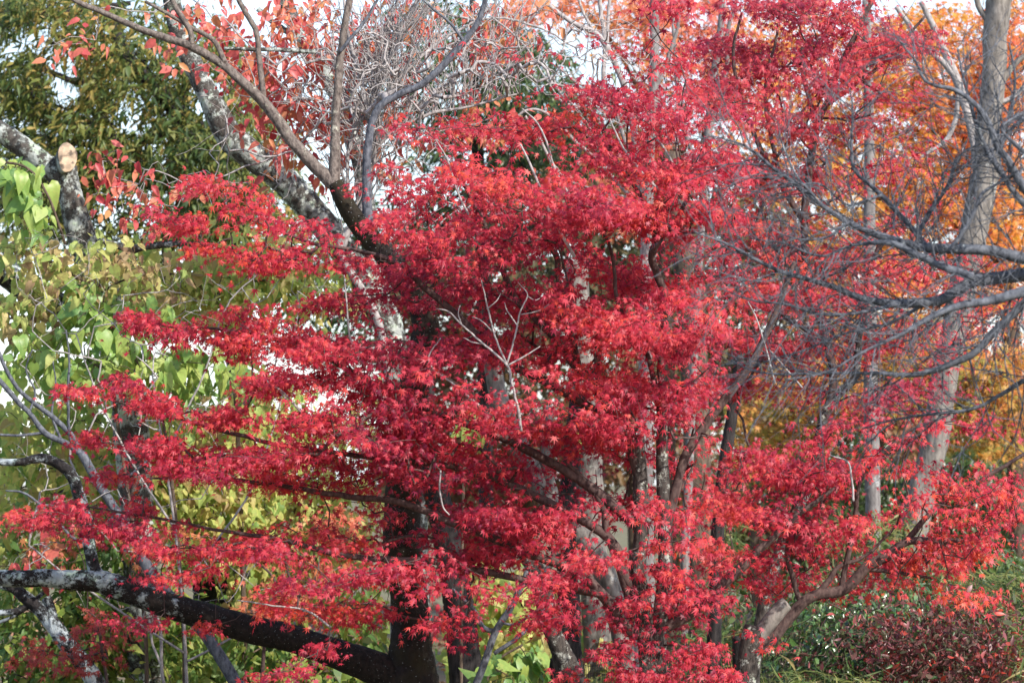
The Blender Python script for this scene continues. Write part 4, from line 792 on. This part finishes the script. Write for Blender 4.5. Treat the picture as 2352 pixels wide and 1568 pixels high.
leafy('maple_tree', 'peach orange maple crown peeping over the twigs at the top edge', 'tree', 25.0,
  [(1350, 20, 180, 50, 70), (1480, 70, 110, 80, 80), (1580, 30, 120, 80, 80), (1240, 20, 80, 40, 24), (1580, 280, 150, 160, 150), (1700, 120, 120, 140, 110), (1450, 420, 120, 120, 70)], 'maple', 13, 11, (22, 9), 'orange_red', 'maple', 93, 1.0,
  [[(1540, 1450, 18), (1530, 700, 15), (1510, 300, 11), (1480, 50, 6)]], (), 'brown_bark', branches=[[(1510, 300, 7), (1420, 120, 5), (1330, 20, 3)]])
leafy('maple_tree', 'golden maple seen low between the red maple and the big grey trunk', 'tree', 23.0,
  [(1800, 960, 130, 70, 110), (1860, 880, 130, 60, 110), (2240, 900, 130, 80, 150), (2290, 990, 110, 60, 100), (1740, 1040, 70, 60, 36), (2060, 800, 150, 80, 110), (1950, 900, 120, 70, 70), (2320, 870, 80, 70, 110), (2150, 850, 150, 80, 90), (2000, 760, 130, 70, 70)], 'maple', 14, 11, (23, 9), 'gold', 'maple', 94, 1.0,
  [[(1990, 1450, 15), (2010, 1100, 13), (2030, 950, 10), (2060, 800, 7)]], [(1925, 940, 40, 22), (1870, 990, 26, 16)], 'brown_bark', branches=[[(2020, 1000, 8), (1900, 960, 6), (1780, 930, 4)], [(2015, 1050, 9), (2150, 980, 7), (2280, 930, 4)]])
leafy('broadleaf_tree', 'mid green leafy tree behind the right maple limb', 'tree', 26.0,
  [(2270, 1090, 150, 90, 150), (2120, 1180, 150, 100, 130), (1940, 1080, 110, 80, 80), (1800, 1090, 90, 70, 50), (2330, 1200, 90, 80, 60)], 'oval', 20, 10, (24, 15), 'darkgreen', 'spread', 95, 1.0, [[(2240, 1450, 16), (2230, 1250, 14), (2200, 1080, 9)]], [(2060, 1142, 40, 14), (1920, 975, 40, 24), (1860, 1000, 24, 14), (2260, 1060, 20, 12)], 'dark_bark')
FAR = [('distant mixed-colour tree behind the upper middle of the red crown', 1360, 480, 240, 220, 96), ('distant russet tree behind the left half of the red crown', 1050, 720, 200, 230, 97),
       ('distant brownish tree behind the twin maple stems', 1440, 850, 260, 240, 98), ('distant brownish tree behind the right half of the red crown', 1720, 700, 230, 260, 99),
       ('distant low tree behind the dark trunks', 1120, 1080, 260, 150, 100), ('distant low tree behind the right maple limb', 1760, 1180, 260, 140, 101),
       ('distant russet tree filling in behind the slate-grey drooping twigs', 1980, 930, 260, 170, 102), ('distant tree behind the big grey trunk near the right edge', 2250, 1100, 220, 200, 103)]
for lab, cx, cy, rx, ry, sd in FAR:
    leafy('distant_tree', lab, 'tree', 31.0 + (sd % 3)*2.5, [(cx, cy, rx, ry, 700)], 'oval', 18, 11, (26, 18), 'farwood', 'spread', sd, 1.5, [[(cx+20, 1350, 15), (cx, cy, 11), (cx-20, cy-ry*.7, 6)]], (), 'brown_bark', group='distant trees behind the maples', rmin=0.003)

# ------------------------------------------------------------------ low growth at the bottom right
leafy('bronze_shrub', 'shrub of glossy bronze and dark red leaves in the bottom right corner', 'shrub', 17.0,
  [(2210, 1510, 130, 70, 150), (2100, 1500, 110, 60, 60), (2090, 1450, 80, 50, 60), (2180, 1420, 60, 36, 34), (2300, 1450, 60, 50, 30), (2120, 1560, 110, 40, 60), (2000, 1440, 60, 40, 16), (2300, 1550, 80, 50, 50), (2230, 1385, 60, 30, 14), (1940, 1500, 90, 60, 22), (2320, 1400, 40, 40, 10), (2030, 1390, 60, 30, 10)], 'shrubleaf', 17, 8, (30, 26), 'shrubred', 'any', 111, 0.4, None, bark='brown_bark')
leafy('glossy_shrub', 'shrub of dark glossy green leaves under the right maple limb', 'shrub', 17.6,
  [(1880, 1450, 120, 80, 130), (2040, 1400, 120, 50, 60), (1960, 1520, 140, 70, 120), (1840, 1540, 90, 50, 50), (2030, 1400, 90, 40, 40)], 'shrubleaf', 20, 8, (32, 26), 'shrubgreen', 'spread', 112, 0.4, None, bark='brown_bark')
def bamboo():
    rng = np.random.default_rng(120); pos = []; nor = []; tip = []; sz = []; mb = MB()
    spots = [(2290, 1370, 140, 90, 18.2, 150), (2200, 1330, 120, 40, 19, 60), (1880, 1560, 120, 30, 16.6, 36), (1640, 1480, 110, 60, 19, 70), (1430, 1510, 60, 40, 18.6, 22), (1750, 1500, 140, 70, 19.5, 80), (2000, 1200, 110, 40, 20, 50), (1640, 1200, 60, 60, 21, 20), (2340, 1480, 40, 80, 17.2, 24), (1960, 1330, 120, 40, 19.5, 60), (2300, 1365, 90, 50, 18.0, 80), (1790, 1555, 100, 20, 17.2, 24), (1420, 1560, 80, 20, 17, 20)]
    for cx, cy, rx, ry, D, n in spots:
        for _ in range(n):
            x = cx+rx*rng.uniform(-1, 1); y = cy+ry*rng.uniform(-1, 1); d = D+rng.uniform(-.6, .6)
            c = P(x, y, d); b = np.array([c[0]+rng.normal(0, .12), c[1]+rng.normal(0, .12), 0.0])
            V, F = tube(np.array([b, (b+c)/2+rng.normal(0, .03, 3), c]), [0.003, 0.0025, 0.0015], 4); mb.add(V, F)
            m = rng.integers(6, 11); a = rng.uniform(0, 6.28, m)
            for q in a:
                o = np.array([math.cos(q), math.sin(q)*.8, rng.uniform(-0.5, 0.55)])
                pos.append(c - UP*rng.uniform(0, 0.12)); tip.append(o); nor.append(UP + 0.5*CAMSIDE + rng.normal(0, .4, 3)); sz.append(rng.uniform(0.07, 0.16))
    V, F = leaf_verts('blade', np.array(pos), np.array(nor), np.array(tip), np.array(sz), rng); mb.add(V, F)
    o = mb.build('bamboo_grass', M['bamboo'], None, False); o['kind'] = 'stuff'; o['label'] = 'narrow-leaved green and straw bamboo grass on the slope'; o['category'] = 'bamboo grass'
bamboo()
def net_fence():
    m, t, N, L, pb = newmat('black netting'); pb.inputs['Base Color'].default_value = (0.012, 0.012, 0.014, 1); pb.inputs['Roughness'].default_value = 0.6
    D = 17.6; root = thing('net_fence', 'black net fence sagging on dark posts through the undergrowth', 'fence', tuple(P(1290, 1560, D)*np.array([1, 1, 0])))
    tops = [(1130, 1565), (1290, 1530), (1420, 1520), (1560, 1500), (1700, 1480), (1850, 1465), (2000, 1450)]
    A = catmull(P([q[0] for q in tops], [q[1] for q in tops], D), 8); H = 0.75
    mb = MB()
    for r in range(11):
        q = A - UP*(H*r/10); q[:, 2] += 0.012*np.sin(np.arange(len(q))*.9+r); V, F = tube(q, 0.0022, 4); mb.add(V, F)
    for i in range(0, len(A)*3):
        s = i/3; j = min(int(s), len(A)-2); p = A[j]+(A[j+1]-A[j])*(s-j); V, F = tube(np.array([p, p-UP*H/2+np.array([.01, 0, 0]), p-UP*H]), 0.002, 4); mb.add(V, F)
    mb.build('net', m, root)
    for x, y in ((1278, 1512), (1700, 1462), (2000, 1430)):
        p = P(x, y, D); b = p.copy(); b[2] = -0.1
        V, F = capped(np.array([b, (p+b)/2, p-UP*.02, p]), np.array([.045, .045, .045, .05]), 10, 0.01, np.random.default_rng(1))
        mb = MB(); mb.add(V, F); mb.build('post', M['dark_bark'], root)
net_fence()
